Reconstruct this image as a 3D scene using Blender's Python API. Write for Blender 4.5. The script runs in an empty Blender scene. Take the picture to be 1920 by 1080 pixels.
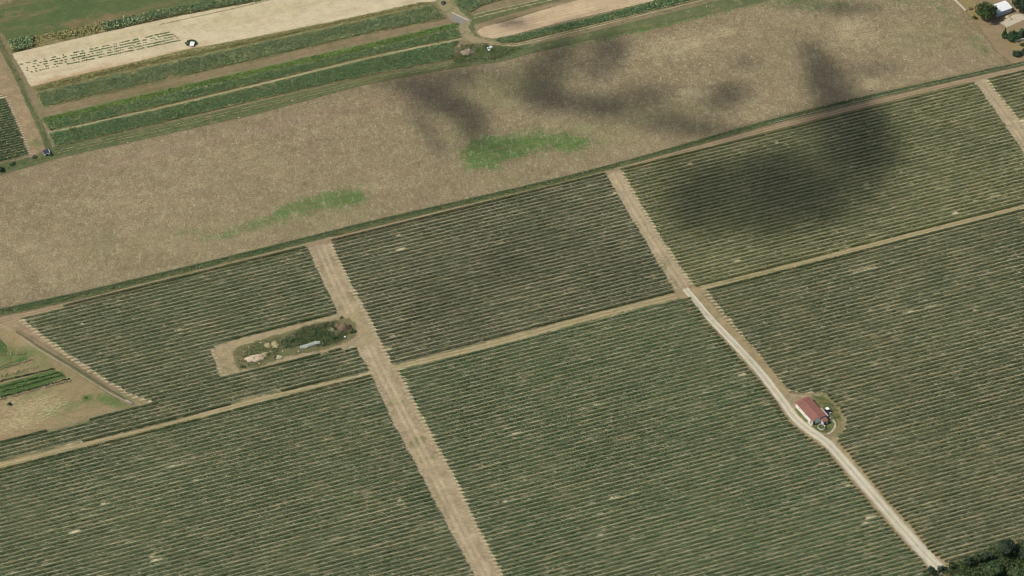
import bpy, bmesh, math, random
import numpy as np
from mathutils import Vector, Matrix

random.seed(7)
RNG = np.random.default_rng(7)
SC = bpy.context.scene
COL = SC.collection

# ------------------------------------------------------------------ camera, sky, sun, exposure
FPX, TILT, DIST = 7700.0, math.radians(43), 1540.0
cam_d = bpy.data.cameras.new('camera')
cam = bpy.data.objects.new('camera', cam_d)
COL.objects.link(cam)
cam.location = (0, -DIST * math.cos(TILT), DIST * math.sin(TILT))
cam.rotation_euler = (math.pi / 2 - TILT, 0, 0)
cam_d.sensor_width = 36
cam_d.lens = 36 * FPX / 1920
cam_d.clip_start = 10
cam_d.clip_end = 30000
SC.camera = cam

SUN_EL, SUN_AZ = math.radians(52), math.radians(257)      # the sun stands left of the view
SUNV = Vector((math.sin(SUN_AZ) * math.cos(SUN_EL), math.cos(SUN_AZ) * math.cos(SUN_EL), math.sin(SUN_EL)))
world = bpy.data.worlds.new('World')
SC.world = world
world.use_nodes = True
wn = world.node_tree
sky = wn.nodes.new('ShaderNodeTexSky')
sky.sky_type = 'NISHITA'
sky.sun_disc = False
sky.sun_elevation = SUN_EL
sky.sun_rotation = SUN_AZ
sky.air_density = 1.0
sky.dust_density = 2.0
bg = wn.nodes['Background']
bg.inputs['Strength'].default_value = 0.10
wn.links.new(sky.outputs['Color'], bg.inputs['Color'])
sun_d = bpy.data.lights.new('sun', 'SUN')
sun_d.energy = 3.4
sun_d.angle = math.radians(0.53)
sun_d.color = (0.98, 0.96, 0.86)
sun = bpy.data.objects.new('sun', sun_d)
COL.objects.link(sun)
sun.location = SUNV * 300
sun.rotation_euler = SUNV.to_track_quat('Z', 'Y').to_euler()
SC.view_settings.view_transform = 'Standard'
SC.view_settings.look = 'None'
SC.view_settings.gamma = 1
SC.view_settings.exposure = 0.0
SC.cycles.filter_width = 1.0
SC.cycles.volume_bounces = 0
SC.cycles.transparent_max_bounces = 16

# ------------------------------------------------------------------ ground mapping
def at(px, py, z=0.0):
    """ground position (x, y) seen at a photograph pixel"""
    px = np.asarray(px, float); py = np.asarray(py, float)
    dx = (px - 960) / FPX; dy = -(py - 540) / FPX
    st, ct = math.sin(TILT), math.cos(TILT)
    vy = ct + dy * st; vz = -st + dy * ct
    t = (z - DIST * st) / vz
    return np.stack([dx * t, -DIST * ct + vy * t], -1)

def P(pts, z=0.0):
    a = np.array(pts, float)
    return at(a[:, 0], a[:, 1], z)

def S(r, g, b, k=1.0):
    """photograph colour of a sunlit surface -> base colour"""
    f = lambda c: ((c / 255 + 0.055) / 1.055) ** 2.4 if c > 10 else c / 255 / 12.92
    return (f(r) * k * 0.86, f(g) * k * 0.86, f(b) * k * 0.88, 1)

def SL(r, g, b): return S(r, g, b, 1.55)
def S2(r, g, b): return S(r, g, b, 1.2)
def SM(r, g, b): return S(r, g, b, 2.1)

ROW_A = math.radians(20.15)
U = np.array([math.cos(ROW_A), math.sin(ROW_A)])
N = np.array([-math.sin(ROW_A), math.cos(ROW_A)])
SPACING = 1.92

def tag(o, label=None, cat=None, group=None, kind=None):
    if label: o['label'] = label
    if cat: o['category'] = cat
    if group: o['group'] = group
    if kind: o['kind'] = kind
    return o

# ------------------------------------------------------------------ numpy helpers
def vnoise(x, y, seed=0):
    xi = np.floor(x).astype(np.int64); yi = np.floor(y).astype(np.int64)
    fx = x - xi; fy = y - yi
    fx = fx * fx * (3 - 2 * fx); fy = fy * fy * (3 - 2 * fy)
    def h(a, b):
        n = (a * 374761393 + b * 668265263 + seed * 1442695041) & 0xFFFFFFFF
        n = ((n ^ (n >> 13)) * 1274126177) & 0xFFFFFFFF
        n = (n ^ (n >> 16)) & 0xFFFF
        return n / 65535.0
    return (h(xi, yi) * (1 - fx) + h(xi + 1, yi) * fx) * (1 - fy) + (h(xi, yi + 1) * (1 - fx) + h(xi + 1, yi + 1) * fx) * fy

def fbm(x, y, seed=0, o=4):
    s = 0; a = 0.5; t = 0
    for i in range(o):
        s = s + a * vnoise(x * 2 ** i, y * 2 ** i, seed + i * 17); t += a; a *= 0.5
    return s / t

def inside(pts, poly):
    x, y = pts[:, 0], pts[:, 1]
    c = np.zeros(len(pts), bool)
    n = len(poly)
    for i in range(n):
        x1, y1 = poly[i]; x2, y2 = poly[(i + 1) % n]
        if y1 == y2: continue
        m = ((y1 > y) != (y2 > y)) & (x < (x2 - x1) * (y - y1) / (y2 - y1) + x1)
        c ^= m
    return c

def seg_dist(pts, line, closed):
    d = np.full(len(pts), 1e9)
    n = len(line)
    for i in range(n if closed else n - 1):
        a = line[i]; b = line[(i + 1) % n]
        ab = b - a; L = ab @ ab
        if L == 0: continue
        t = np.clip(((pts - a) @ ab) / L, 0, 1)
        d = np.minimum(d, np.hypot(*(pts - a - t[:, None] * ab).T))
    return d

def signed(pts, poly):
    return np.where(inside(pts, poly), 1, -1) * seg_dist(pts, poly, True)

def smooth_line(line, step=1.0):
    """Catmull-Rom through ground points"""
    p = np.vstack([2 * line[0] - line[1], line, 2 * line[-1] - line[-2]])
    out = []
    for i in range(1, len(p) - 2):
        k = max(2, int(np.hypot(*(p[i + 1] - p[i])) / step))
        for t in np.linspace(0, 1, k, endpoint=False):
            out.append(0.5 * ((2 * p[i]) + (-p[i - 1] + p[i + 1]) * t + (2 * p[i - 1] - 5 * p[i] + 4 * p[i + 1] - p[i + 2]) * t * t
                              + (-p[i - 1] + 3 * p[i] - 3 * p[i + 1] + p[i + 2]) * t ** 3))
    out.append(line[-1])
    return np.array(out)

def mesh_from(name, co, faces, mat=None, attrs=None, fattrs=None, smooth=False):
    """faces: (n,4) int array"""
    me = bpy.data.meshes.new(name)
    co = np.asarray(co, np.float32); faces = np.asarray(faces, np.int32)
    nf, k = faces.shape
    me.vertices.add(len(co)); me.vertices.foreach_set('co', co.ravel())
    me.loops.add(nf * k); me.loops.foreach_set('vertex_index', faces.ravel())
    me.polygons.add(nf)
    me.polygons.foreach_set('loop_start', np.arange(nf, dtype=np.int32) * k)
    me.polygons.foreach_set('loop_total', np.full(nf, k, np.int32))
    if smooth: me.polygons.foreach_set('use_smooth', np.ones(nf, bool))
    me.update(calc_edges=True)
    for kk, v in (attrs or {}).items():
        a = me.attributes.new(kk, 'FLOAT', 'POINT'); a.data.foreach_set('value', np.asarray(v, np.float32))
    for kk, v in (fattrs or {}).items():
        a = me.attributes.new(kk, 'FLOAT', 'FACE'); a.data.foreach_set('value', np.asarray(v, np.float32))
    if mat: me.materials.append(mat)
    return me

def link(name, me, parent=None, loc=None):
    o = bpy.data.objects.new(name, me); COL.objects.link(o)
    if parent: o.parent = parent
    if loc is not None: o.location = loc
    return o

def quads(c, size, nrm, aspect=1.0, up=None):
    """leaf quads centred at c with given normals"""
    n = len(c)
    nrm = nrm / (np.linalg.norm(nrm, axis=1, keepdims=True) + 1e-9)
    r = RNG.normal(size=(n, 3)) if up is None else up
    a = np.cross(nrm, r); a /= (np.linalg.norm(a, axis=1, keepdims=True) + 1e-9)
    b = np.cross(nrm, a)
    a = a * (size * 0.5)[:, None]; b = b * (size * 0.5 * aspect)[:, None]
    fold = nrm * (size * 0.12)[:, None]
    co = np.stack([c - a - b * 0.7, c + a * 0.8 - b + fold, c + a + b * 0.8, c - a * 0.7 + b + fold], 1).reshape(-1, 3)
    f = np.arange(n * 4).reshape(n, 4)
    return co, f

# ------------------------------------------------------------------ material helpers
class MT:
    def __init__(self, name):
        self.m = bpy.data.materials.new(name); self.m.use_nodes = True
        self.t = self.m.node_tree
        self.b = self.t.nodes['Principled BSDF']
        self.b.inputs['Roughness'].default_value = 0.95
        self.b.inputs['Specular IOR Level'].default_value = 0.1
        g = self.t.nodes.new('ShaderNodeNewGeometry')
        self.pos = g.outputs['Position']
    def put(self, sock, v):
        if hasattr(v, 'is_output'): self.t.links.new(v, sock)
        else: sock.default_value = v
    def attr(self, name):
        n = self.t.nodes.new('ShaderNodeAttribute'); n.attribute_name = name; return n.outputs['Fac']
    def noise(self, scale, detail=3, rough=0.6, vec=None, dist=0.0):
        n = self.t.nodes.new('ShaderNodeTexNoise')
        n.inputs['Scale'].default_value = scale; n.inputs['Detail'].default_value = detail
        n.inputs['Roughness'].default_value = rough; n.inputs['Distortion'].default_value = dist
        self.put(n.inputs['Vector'], self.pos if vec is None else vec)
        return n.outputs['Fac']
    def stretch(self, angle, sx, sy):
        n = self.t.nodes.new('ShaderNodeMapping'); n.vector_type = 'TEXTURE'
        n.inputs['Rotation'].default_value = (0, 0, angle); n.inputs['Scale'].default_value = (sx, sy, 1)
        self.put(n.inputs['Vector'], self.pos); return n.outputs['Vector']
    def math(self, op, a, b=0.0, c=0.0):
        n = self.t.nodes.new('ShaderNodeMath'); n.operation = op
        self.put(n.inputs[0], a); self.put(n.inputs[1], b); self.put(n.inputs[2], c); return n.outputs[0]
    def ramp(self, v, a, b, c=0.0, d=1.0):
        n = self.t.nodes.new('ShaderNodeMapRange'); n.clamp = True
        self.put(n.inputs['Value'], v)
        for k, x in (('From Min', a), ('From Max', b), ('To Min', c), ('To Max', d)): self.put(n.inputs[k], x)
        return n.outputs['Result']
    def mix(self, f, a, b, mode='MIX'):
        n = self.t.nodes.new('ShaderNodeMix'); n.data_type = 'RGBA'; n.blend_type = mode
        self.put(n.inputs[0], f); self.put(n.inputs[6], a); self.put(n.inputs[7], b); return n.outputs[2]
    def color(self, c): self.put(self.b.inputs['Base Color'], c)
    def bump(self, h, dist=0.1, strength=1.0):
        n = self.t.nodes.new('ShaderNodeBump'); n.inputs['Distance'].default_value = dist
        n.inputs['Strength'].default_value = strength
        self.put(n.inputs['Height'], h); self.t.links.new(n.outputs['Normal'], self.b.inputs['Normal'])

def ground_mat(name, c1, c2, c3=None, big=0.03, mid=0.35, fine=1.6, grain=0.35, edge=0.8, eamp=1.5, streak=None,
               patches=(), tracks=None, extra=None, sheet=True, furrow=None, mott=0.12):
    M = MT(name)
    col = M.mix(M.ramp(M.noise(big, 5, 0.65), 0.35, 0.65), c1, c2)
    v = M.stretch(*streak) if streak else M.pos
    if c3: col = M.mix(M.ramp(M.noise(mid, 4, 0.7, v), 0.5, 0.72), col, c3)
    for (an, pc, soft) in patches:
        a = M.attr(an)
        s = M.math('ADD', a, M.math('ADD', M.math('MULTIPLY', M.math('SUBTRACT', M.noise(0.2, 6, 0.8), 0.5), 2.6), M.math('MULTIPLY', M.math('SUBTRACT', M.noise(0.9, 5, 0.85), 0.5), 1.6)))
        col = M.mix(M.ramp(s, 0.45 - soft, 0.45 + soft, 0, 0.88), col, pc)
    if tracks:
        (off, wid, tc, cc, cw) = tracks       # wheel ruts either side of the middle line, centre strip colour
        d = M.math('ABSOLUTE', M.attr('mid'))
        d = M.math('ADD', d, M.math('MULTIPLY', M.math('SUBTRACT', M.noise(0.5, 3), 0.5), 0.5))
        rut = M.ramp(M.math('ABSOLUTE', M.math('SUBTRACT', d, off)), wid, wid * 0.3)
        col = M.mix(M.math('MULTIPLY', rut, M.ramp(M.noise(0.12, 3), 0.3, 0.6, 0.35, 1)), col, tc)
        if cc: col = M.mix(M.math('MULTIPLY', M.ramp(d, cw, cw * 0.2), M.ramp(M.noise(0.16, 4, 0.7), 0.42, 0.62)), col, cc)
    if furrow:
        (sp, amt, wob) = furrow
        r = M.math('ADD', M.attr('rowv'), M.math('MULTIPLY', M.noise(0.2, 2), wob))
        s = M.math('SINE', M.math('MULTIPLY', r, 2 * math.pi * SPACING / sp))
        col = M.mix(M.math('MULTIPLY', M.ramp(s, -0.2, 1), M.math('MULTIPLY', M.ramp(M.noise(0.3, 4), 0.35, 0.7), amt)), col, c3 or c2)
    if extra: col = extra(M, col)
    g = M.math('MULTIPLY', M.ramp(M.noise(fine, 6, 0.8, v), 0.3, 0.7, 1 - grain, 1 + grain), M.ramp(M.noise(0.16, 5, 0.75), 0.3, 0.7, 1 - mott, 1 + mott))
    vv = M.t.nodes.new('ShaderNodeCombineColor')
    for k in range(3): M.put(vv.inputs[k], g)
    col = M.mix(1.0, col, vv.outputs[0], 'MULTIPLY')
    M.color(col)
    M.bump(M.noise(fine * 0.8, 4, 0.7, v), 0.25, 0.6)
    if sheet:
        w = M.math('ADD', M.math('MULTIPLY', M.math('SUBTRACT', M.noise(0.45, 4, 0.7), 0.5), eamp * 1.6), M.math('MULTIPLY', M.math('SUBTRACT', M.noise(2.6, 4, 0.8), 0.5), edge * 4.5))
        M.put(M.b.inputs['Alpha'], M.ramp(M.math('ADD', M.attr('sd'), w), -0.04, 0.04))
    return M.m

def leaf_mat(name, cols, warm=None, vary=0.35, trans=0.25, patch=0.06, wamt=0.5, spec=0.25):
    """foliage: per-leaf tone, broad patches of tone, some light through the leaf"""
    M = MT(name)
    r = M.attr('rnd')
    col = M.mix(M.ramp(M.noise(patch, 4, 0.65), 0.35, 0.65), cols[0], cols[1])
    if len(cols) > 2: col = M.mix(M.ramp(r, 0.55, 0.95), col, cols[2])
    if warm: col = M.mix(M.math('MULTIPLY', M.ramp(M.noise(patch * 4, 5, 0.7), 0.52, 0.72), wamt), col, warm)
    g = M.ramp(M.math('FRACT', M.math('MULTIPLY', r, 7.31)), 0, 1, 1 - vary, 1 + vary)
    vv = M.t.nodes.new('ShaderNodeCombineColor')
    for k in range(3): M.put(vv.inputs[k], g)
    col = M.mix(1.0, col, vv.outputs[0], 'MULTIPLY')
    M.color(col)
    M.b.inputs['Roughness'].default_value = 0.6
    M.b.inputs['Specular IOR Level'].default_value = spec
    tr = M.t.nodes.new('ShaderNodeBsdfTranslucent'); M.put(tr.inputs['Color'], col)
    mx = M.t.nodes.new('ShaderNodeMixShader'); mx.inputs[0].default_value = trans
    M.t.links.new(M.b.outputs[0], mx.inputs[1]); M.t.links.new(tr.outputs[0], mx.inputs[2])
    M.t.links.new(mx.outputs[0], M.t.nodes['Material Output'].inputs['Surface'])
    return M.m

def plain_mat(name, c, c2=None, scale=1.5, rough=0.8, grain=0.12, streak=None, spec=0.3, lo=0.4, hi=0.7):
    M = MT(name)
    v = M.stretch(*streak) if streak else None
    col = M.mix(M.ramp(M.noise(scale, 5, 0.7, v), lo, hi), c, c2 or tuple(x * 0.75 for x in c[:3]) + (1,))
    g = M.ramp(M.noise(scale * 5, 4, 0.7, v), 0.3, 0.7, 1 - grain, 1 + grain)
    vv = M.t.nodes.new('ShaderNodeCombineColor')
    for k in range(3): M.put(vv.inputs[k], g)
    M.color(M.mix(1.0, col, vv.outputs[0], 'MULTIPLY'))
    M.b.inputs['Roughness'].default_value = rough; M.b.inputs['Specular IOR Level'].default_value = spec
    return M.m

# ------------------------------------------------------------------ ground sheets
def rowcoord(p): return (p @ N) / SPACING

def blob_field(p, blobs, gain=1.0):
    """sum of soft ellipses given in photograph pixels: (px, py, rx, ry, slope_deg, strength)"""
    f = np.zeros(len(p))
    for (px, py, rx, ry, a, s) in blobs:
        c = at(px, py); k = 0.2
        q = p - c
        qx, qy = q[:, 0] / k, -q[:, 1] / k * 0.682           # back to picture-like axes on the ground
        ca, sa = math.cos(math.radians(a)), math.sin(math.radians(a))
        x = (qx * ca + qy * sa) / rx; y = (-qx * sa + qy * ca) / ry
        f += s * np.exp(-1.2 * (x * x + y * y))
    return f

def sheet(name, poly, mat, z, cell=1.2, margin=1.5, mid=None, fields=None, kind='structure', ground=False, grow=0.0, rsp=None):
    g = poly if ground else P(poly)
    lo = g.min(0) - margin; hi = g.max(0) + margin
    nx = int((hi[0] - lo[0]) / cell) + 2; ny = int((hi[1] - lo[1]) / cell) + 2
    X, Y = np.meshgrid(lo[0] + np.arange(nx) * cell, lo[1] + np.arange(ny) * cell)
    p = np.stack([X.ravel(), Y.ravel()], -1)
    sd = signed(p, g) + grow
    idx = np.arange(nx * ny).reshape(ny, nx)
    f = np.stack([idx[:-1, :-1], idx[:-1, 1:], idx[1:, 1:], idx[1:, :-1]], -1).reshape(-1, 4)
    keep = sd[f].max(1) > -margin
    f = f[keep]
    used, inv = np.unique(f, return_inverse=True)
    p = p[used]; f = inv.reshape(-1, 4)
    at_ = {'sd': sd[used], 'rowv': rowcoord(p) * (SPACING / (rsp or SPACING))}
    if grow: 
        ip, im = inside(p + U * 2.6, g), inside(p - U * 2.6, g)
        at_['ends'] = ((ip | im) & ~(ip & im)).astype(float)
    if mid is not None: at_['mid'] = seg_dist(p, mid, False)
    for k, b in (fields or {}).items(): at_[k] = blob_field(p, b)
    me = mesh_from(name, np.column_stack([p, np.full(len(p), z)]), f, mat, at_)
    return tag(link(name, me), kind=kind)

def ribbon_poly(line, w0, w1=None):
    """ground polygon either side of a ground line"""
    w = np.linspace(w0, w1 if w1 is not None else w0, len(line)) / 2
    t = np.gradient(line, axis=0); t /= np.linalg.norm(t, axis=1, keepdims=True)
    n = np.stack([-t[:, 1], t[:, 0]], -1)
    return np.vstack([line + n * w[:, None], (line - n * w[:, None])[::-1]])

# colours seen in the photograph
SOIL = S(160, 138, 108); SOIL2 = S(148, 126, 98)
m_base = ground_mat('dry soil and weeds', S(150, 132, 104), S(128, 118, 84), S(105, 110, 72), sheet=False)
co = np.array([[-9000, -6000, -0.03], [9000, -6000, -0.03], [9000, 12000, -0.03], [-9000, 12000, -0.03]])
tag(link('ground', mesh_from('ground', co, [[0, 1, 2, 3]], m_base)), kind='structure')

Z = [0.0]
def nz():
    Z[0] += 0.003
    return Z[0]

# stubble field ----------------------------------------------------
stubble_poly = [(-90, 352), (0, 330), (110, 297), (300, 255), (480, 215), (680, 160), (850, 126), (960, 111), (1000, 98), (1200, 54), (1440, 0), (1640, -48),
                (1755, -48), (1790, 0), (1835, 48), (1868, 92), (1893, 118), (1700, 160), (1440, 221), (1180, 302), (900, 372), (700, 417), (560, 450), (300, 514), (0, 580), (-90, 602)]
GREENS_ = [(990, 270, 56, 22, -8, 1.0), (1075, 268, 44, 20, 0, 0.95), (905, 290, 42, 28, 0, 1.5), (945, 275, 44, 24, 0, 0.8),
          (600, 380, 52, 17, -12, 0.95), (655, 372, 36, 20, -6, 0.9), (550, 388, 40, 12, -12, 0.5), (500, 412, 60, 12, -20, 0.45), (460, 428, 60, 11, -14, 0.5), (415, 442, 40, 9, -10, 0.4), (350, 436, 40, 10, -10, 0.25),
          (570, 402, 30, 8, -10, 0.25), (1000, 245, 50, 18, 0, 0.2), (340, 440, 60, 20, -10, 0.12),
          (1180, 60, 160, 9, -14, 0.55), (1340, 20, 160, 10, -14, 0.6), (1500, -5, 100, 20, -10, 0.5),
          (1840, 92, 35, 12, 48, 0.5), (1775, 25, 50, 12, 48, 0.42), (1690, -5, 70, 14, 0, 0.45), (1540, 10, 80, 24, 0, 0.35)]
GREENS = [(a, b, c, d, e, f * 1.1) for a, b, c, d, e, f in GREENS_]
OLIVE = [(930, 170, 120, 45, -10, 0.45), (850, 250, 60, 40, 0, 0.3), (1250, 215, 120, 40, -10, 0.3), (1000, 150, 80, 40, -10, 0.3), (950, 340, 60, 16, -12, 0.4),
         (620, 410, 160, 30, -14, 0.3), (300, 445, 200, 40, -14, 0.25), (1700, 70, 110, 40, 0, 0.25), (1450, 60, 160, 40, -10, 0.22), (1100, 250, 120, 40, -5, 0.35)]
PALE = [(1300, 80, 130, 28, -12, 0.55), (1600, 60, 60, 30, 0, 0.5), (1290, 175, 50, 14, 0, 0.35), (1120, 150, 60, 20, 0, 0.3), (1530, 225, 40, 20, 0, 0.3), (400, 520, 300, 22, -14, 0.35),
        (1400, 190, 60, 40, 0, 0.3), (1640, 160, 60, 14, 0, 0.35), (200, 380, 120, 50, -14, 0.2), (700, 350, 90, 14, -14, 0.25), (600, 240, 90, 25, -12, 0.15)]
BROWN = [(560, 225, 250, 12, -13, 0.55), (250, 300, 250, 14, -13, 0.5), (800, 180, 80, 24, -10, 0.3), (500, 300, 200, 30, -13, 0.2), (1500, 230, 260, 10, -13, 0.35), (1780, 120, 70, 18, -14, 0.35), (800, 380, 100, 10, -13, 0.3)]
def stubble_extra(M, col):
    big = M.noise(0.013, 6, 0.7, None, 0.6)
    col = M.mix(M.ramp(big, 0.52, 0.68, 0, 0.55), col, S(170, 153, 117))
    col = M.mix(M.ramp(M.noise(0.03, 6, 0.75, M.stretch(ROW_A, 3, 1)), 0.52, 0.7, 0, 0.6), col, S(142, 122, 94))
    col = M.mix(M.ramp(M.noise(0.045, 6, 0.75), 0.55, 0.72, 0, 0.45), col, S(128, 124, 84))
    ln = M.noise(0.9, 3, 0.6, M.stretch(ROW_A, 14, 0.9))
    col = M.mix(M.ramp(ln, 0.48, 0.7, 0, 0.55), col, S(140, 120, 94))
    sp = M.noise(0.5, 6, 0.85, M.stretch(math.radians(98), 2.2, 0.8), 0.8)
    col = M.mix(M.ramp(sp, 0.53, 0.6, 0, 0.42), col, S(180, 174, 138))
    dk = M.noise(0.42, 6, 0.85, M.stretch(math.radians(75), 2.2, 0.8), 0.8)
    col = M.mix(M.ramp(dk, 0.53, 0.62, 0, 0.5), col, S(116, 103, 76))
    return col
m_stubble = ground_mat('dry stubble', S(145, 128, 98), S(132, 117, 87), S(172, 156, 120), big=0.02, mid=0.5, fine=1.3, grain=0.36, mott=0.16, edge=1.2, eamp=2,
                       patches=[('brown', S(147, 122, 100), 0.35), ('olive', S(136, 131, 88), 0.4), ('pale', S(186, 168, 130), 0.4), ('green', S(82, 114, 56), 0.24)], extra=stubble_extra)
PALE = [(a, b, c, d, e, f * 1.3) for a, b, c, d, e, f in PALE]
BROWN = [(a, b, c, d, e, f * 1.3) for a, b, c, d, e, f in BROWN]
OLIVE = [(a, b, c, d, e, f * 1.3) for a, b, c, d, e, f in OLIVE]
sheet('stubble_field', stubble_poly, m_stubble, nz(), cell=2.0, fields={'green': GREENS, 'olive': OLIVE, 'pale': PALE, 'brown': BROWN})

# top-left ----------------------------------------------------------
m_meadow = ground_mat('green meadow', S(84, 103, 62), S(100, 108, 68), S(130, 116, 80), mid=0.12, fine=1.5, grain=0.25, streak=(ROW_A, 5, 1),
                      patches=[('brown', S(140, 118, 86), 0.25)])
sheet('meadow', [(-80, 30), (20, 5), (60, -60), (620, -60), (490, 2), (330, 30), (190, 58), (60, 90), (25, 100), (5, 60), (-80, 70)], m_meadow, nz(), cell=2,
      fields={'brown': [(190, 40, 70, 14, -12, 0.55), (25, 25, 20, 8, 0, 0.6), (120, 45, 60, 10, -12, 0.3), (0, 0, 40, 12, -15, 0.8)]})
m_sand = ground_mat('pale sandy soil', S(214, 198, 162), S(205, 188, 152), S(190, 172, 136), big=0.03, mid=0.25, fine=1.5, grain=0.1, edge=0.7, eamp=0.8, streak=(ROW_A, 7, 1),
                    patches=[('red', S(186, 148, 108), 0.35), ('rough', S(190, 174, 132), 0.3)], furrow=(0.75, 0.5, 0.3))
sand_poly = [(22, 100), (60, 91), (190, 62), (330, 31), (440, 9), (560, -18), (900, -30), (830, 2), (800, 4), (640, 38), (480, 70), (350, 93), (240, 120), (130, 145), (58, 163), (40, 130)]
sheet('sandy_strip', sand_poly, m_sand, nz(), cell=1.2,
      fields={'red': [(180, 133, 110, 9, -14, 0.75), (330, 98, 60, 5, -14, 0.6), (90, 155, 60, 7, -14, 0.5)], 'rough': [(250, 62, 130, 14, -13, 0.5), (560, 8, 150, 16, -13, 0.5), (430, 40, 80, 16, -13, 0.4), (150, 88, 90, 8, -13, 0.3)]})
m_crop_soil = ground_mat('crop soil', S(122, 120, 78), S(132, 122, 82), S(178, 164, 118), mid=0.5, grain=0.3, edge=0.6)
c1_poly = [(62, 163), (130, 145), (240, 120), (350, 93), (480, 69), (640, 37), (790, 4), (812, 4), (835, 36), (700, 62), (480, 113), (300, 153), (78, 204)]
c2_poly = [(84, 232), (300, 182), (480, 141), (700, 92), (855, 54), (866, 70), (700, 104), (480, 157), (300, 200), (94, 246)]
c3_poly = [(92, 251), (300, 206), (480, 164), (700, 110), (862, 76), (852, 92), (846, 112), (700, 140), (480, 188), (300, 232), (104, 276)]
t1_poly = [(14, 80), (60, 68), (190, 44), (300, 22), (400, 2), (450, -12), (560, -30), (500, 0), (330, 30), (190, 60), (60, 90), (24, 99)]
c4_poly = [(918, 77), (960, 69), (1050, 47), (1100, 36), (1230, 2), (1300, -14), (1345, -10), (1250, 14), (1100, 50), (1060, 58), (965, 81), (940, 82)]
c5_poly = [(838, -12), (955, -25), (1010, -20), (900, 12), (880, 24), (858, 12)]
for p in (c1_poly, c2_poly, c3_poly, t1_poly, c4_poly, c5_poly):
    sheet('crop_ground', p, m_crop_soil, nz(), cell=1.2)
m_path = ground_mat('brown earth path', S(150, 130, 98), S(136, 120, 88), S(118, 114, 74), mid=0.3, grain=0.2, edge=0.4, eamp=0.6)
m_pale_path = ground_mat('pale dry grass path', S(176, 163, 124), S(162, 149, 108), S(140, 134, 86), mid=0.4, grain=0.2, edge=0.3, eamp=0.6)
m_green = ground_mat('short green grass', S(92, 118, 62), S(108, 128, 70), S(128, 134, 82), mid=0.3, grain=0.25, edge=0.5, eamp=0.8)
m_verge = ground_mat('verge grass', S(92, 104, 68), S(110, 114, 76), S(136, 126, 88), mid=0.3, grain=0.3, edge=0.6, eamp=1.0)
def strip(name, pts, w, mat, cell=0.5, w1=None, **kw):
    L = smooth_line(P(pts), 2.0)
    return sheet(name, ribbon_poly(L, w, w1), mat, nz(), cell=cell, mid=L, ground=True, **kw)
strip('grass_strip', [(80, 226), (300, 175), (480, 134), (700, 84), (860, 46)], 3.2, m_green, 0.8)
strip('path', [(70, 213), (300, 161), (480, 119), (700, 68), (845, 38), (870, 40)], 2.0, m_path)
strip('path', [(90, 249), (300, 203), (480, 160), (700, 107), (866, 73)], 1.3, m_pale_path)
sheet('grass_verge', [(60, 190), (80, 235), (98, 277), (300, 235), (480, 192), (700, 142), (850, 114), (870, 95), (905, 82), (1000, 84), (1100, 62), (1250, 26), (1360, -2), (1440, -12), (1440, 1), (1200, 54), (1000, 99), (940, 116),
                      (850, 128), (680, 160), (480, 214), (300, 254), (110, 296), (0, 328), (-90, 352), (-90, 322), (0, 306), (60, 295), (82, 286), (70, 240)], m_verge, nz(), cell=1.2)
m_rut = ground_mat('worn grass rut', S(158, 148, 106), S(138, 134, 90), S(112, 118, 74), mid=0.5, grain=0.2, edge=0.2, eamp=0.5)
for off in (0, 4.5):
    strip('path', [(100, 284 + off), (300, 240 + off), (480, 198 + off), (700, 147 + off), (850, 116 + off)], 0.4, m_rut, cell=0.35, margin=0.8)
# left farm lane and its ditch
m_lane = ground_mat('beaten earth', S(172, 153, 121), S(158, 140, 108), S(186, 169, 136), mid=0.3, fine=1.6, grain=0.26, mott=0.26, edge=0.9, eamp=1.2,
                    tracks=(1.1, 0.9, S(184, 165, 132), S(160, 144, 106), 0.7), patches=[('grassy', S(126, 124, 78), 0.3)])
m_lane2 = ground_mat('red brown earth', S(160, 138, 107), S(144, 126, 94), S(176, 154, 120), mid=0.3, grain=0.26, mott=0.2, edge=0.9, eamp=1.3,
                     patches=[('grassy', S(118, 120, 76), 0.3)])
sheet('dirt_lane', [(-60, 90), (-5, 60), (12, 100), (45, 175), (75, 240), (88, 280), (55, 296), (45, 280), (20, 215), (0, 175), (-60, 120)], m_lane2, nz(), cell=1.0,
      fields={'grassy': [(62, 270, 22, 14, 0, 0.7), (70, 240, 8, 30, -25, 0.35), (15, 140, 14, 40, -25, 0.25)]})
strip('grass_verge', [(-5, 75), (25, 130), (55, 195), (82, 255), (92, 285)], 2.2, m_verge, 0.6)
strip('path', [(-2, 92), (18, 110), (45, 165), (72, 220), (80, 246)], 0.5, m_path, 0.4)

# junction at the top -------------------------------------------------
sheet('grass_verge', [(830, -20), (860, -20), (880, 28), (1000, 2), (1060, -20), (1120, -20), (960, 25), (900, 42), (888, 60), (900, 72), (870, 60), (850, 20)], m_verge, nz(), cell=0.9)
m_fallow = ground_mat('brown fallow', S(158, 138, 108), S(140, 126, 92), S(116, 112, 74), mid=0.4, grain=0.25, streak=(ROW_A, 6, 1))
sheet('fallow_strip', [(888, 47), (960, 26), (1060, 0), (1100, -14), (1160, -14), (1010, 20), (905, 52), (894, 60)], m_fallow, nz(), cell=0.9)
m_sand2 = ground_mat('harrowed sandy soil', S(206, 182, 144), S(196, 172, 136), S(176, 152, 120), mid=0.25, grain=0.1, edge=0.6, eamp=0.6, streak=(ROW_A, 8, 0.8), furrow=(1.5, 0.8, 0.15),
                      patches=[('dark', S(150, 130, 104), 0.3)])
sheet('sandy_strip', [(893, 60), (905, 51), (960, 37), (1010, 21), (1100, -4), (1300, -50), (1330, -30), (1230, 1), (1050, 42), (960, 66), (922, 73), (902, 68)], m_sand2, nz(), cell=0.9,
      fields={'dark': [(965, 42, 40, 7, -14, 0.6)]})  # cloud shade on the sand, painted into its colour as a dark blob
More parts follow.
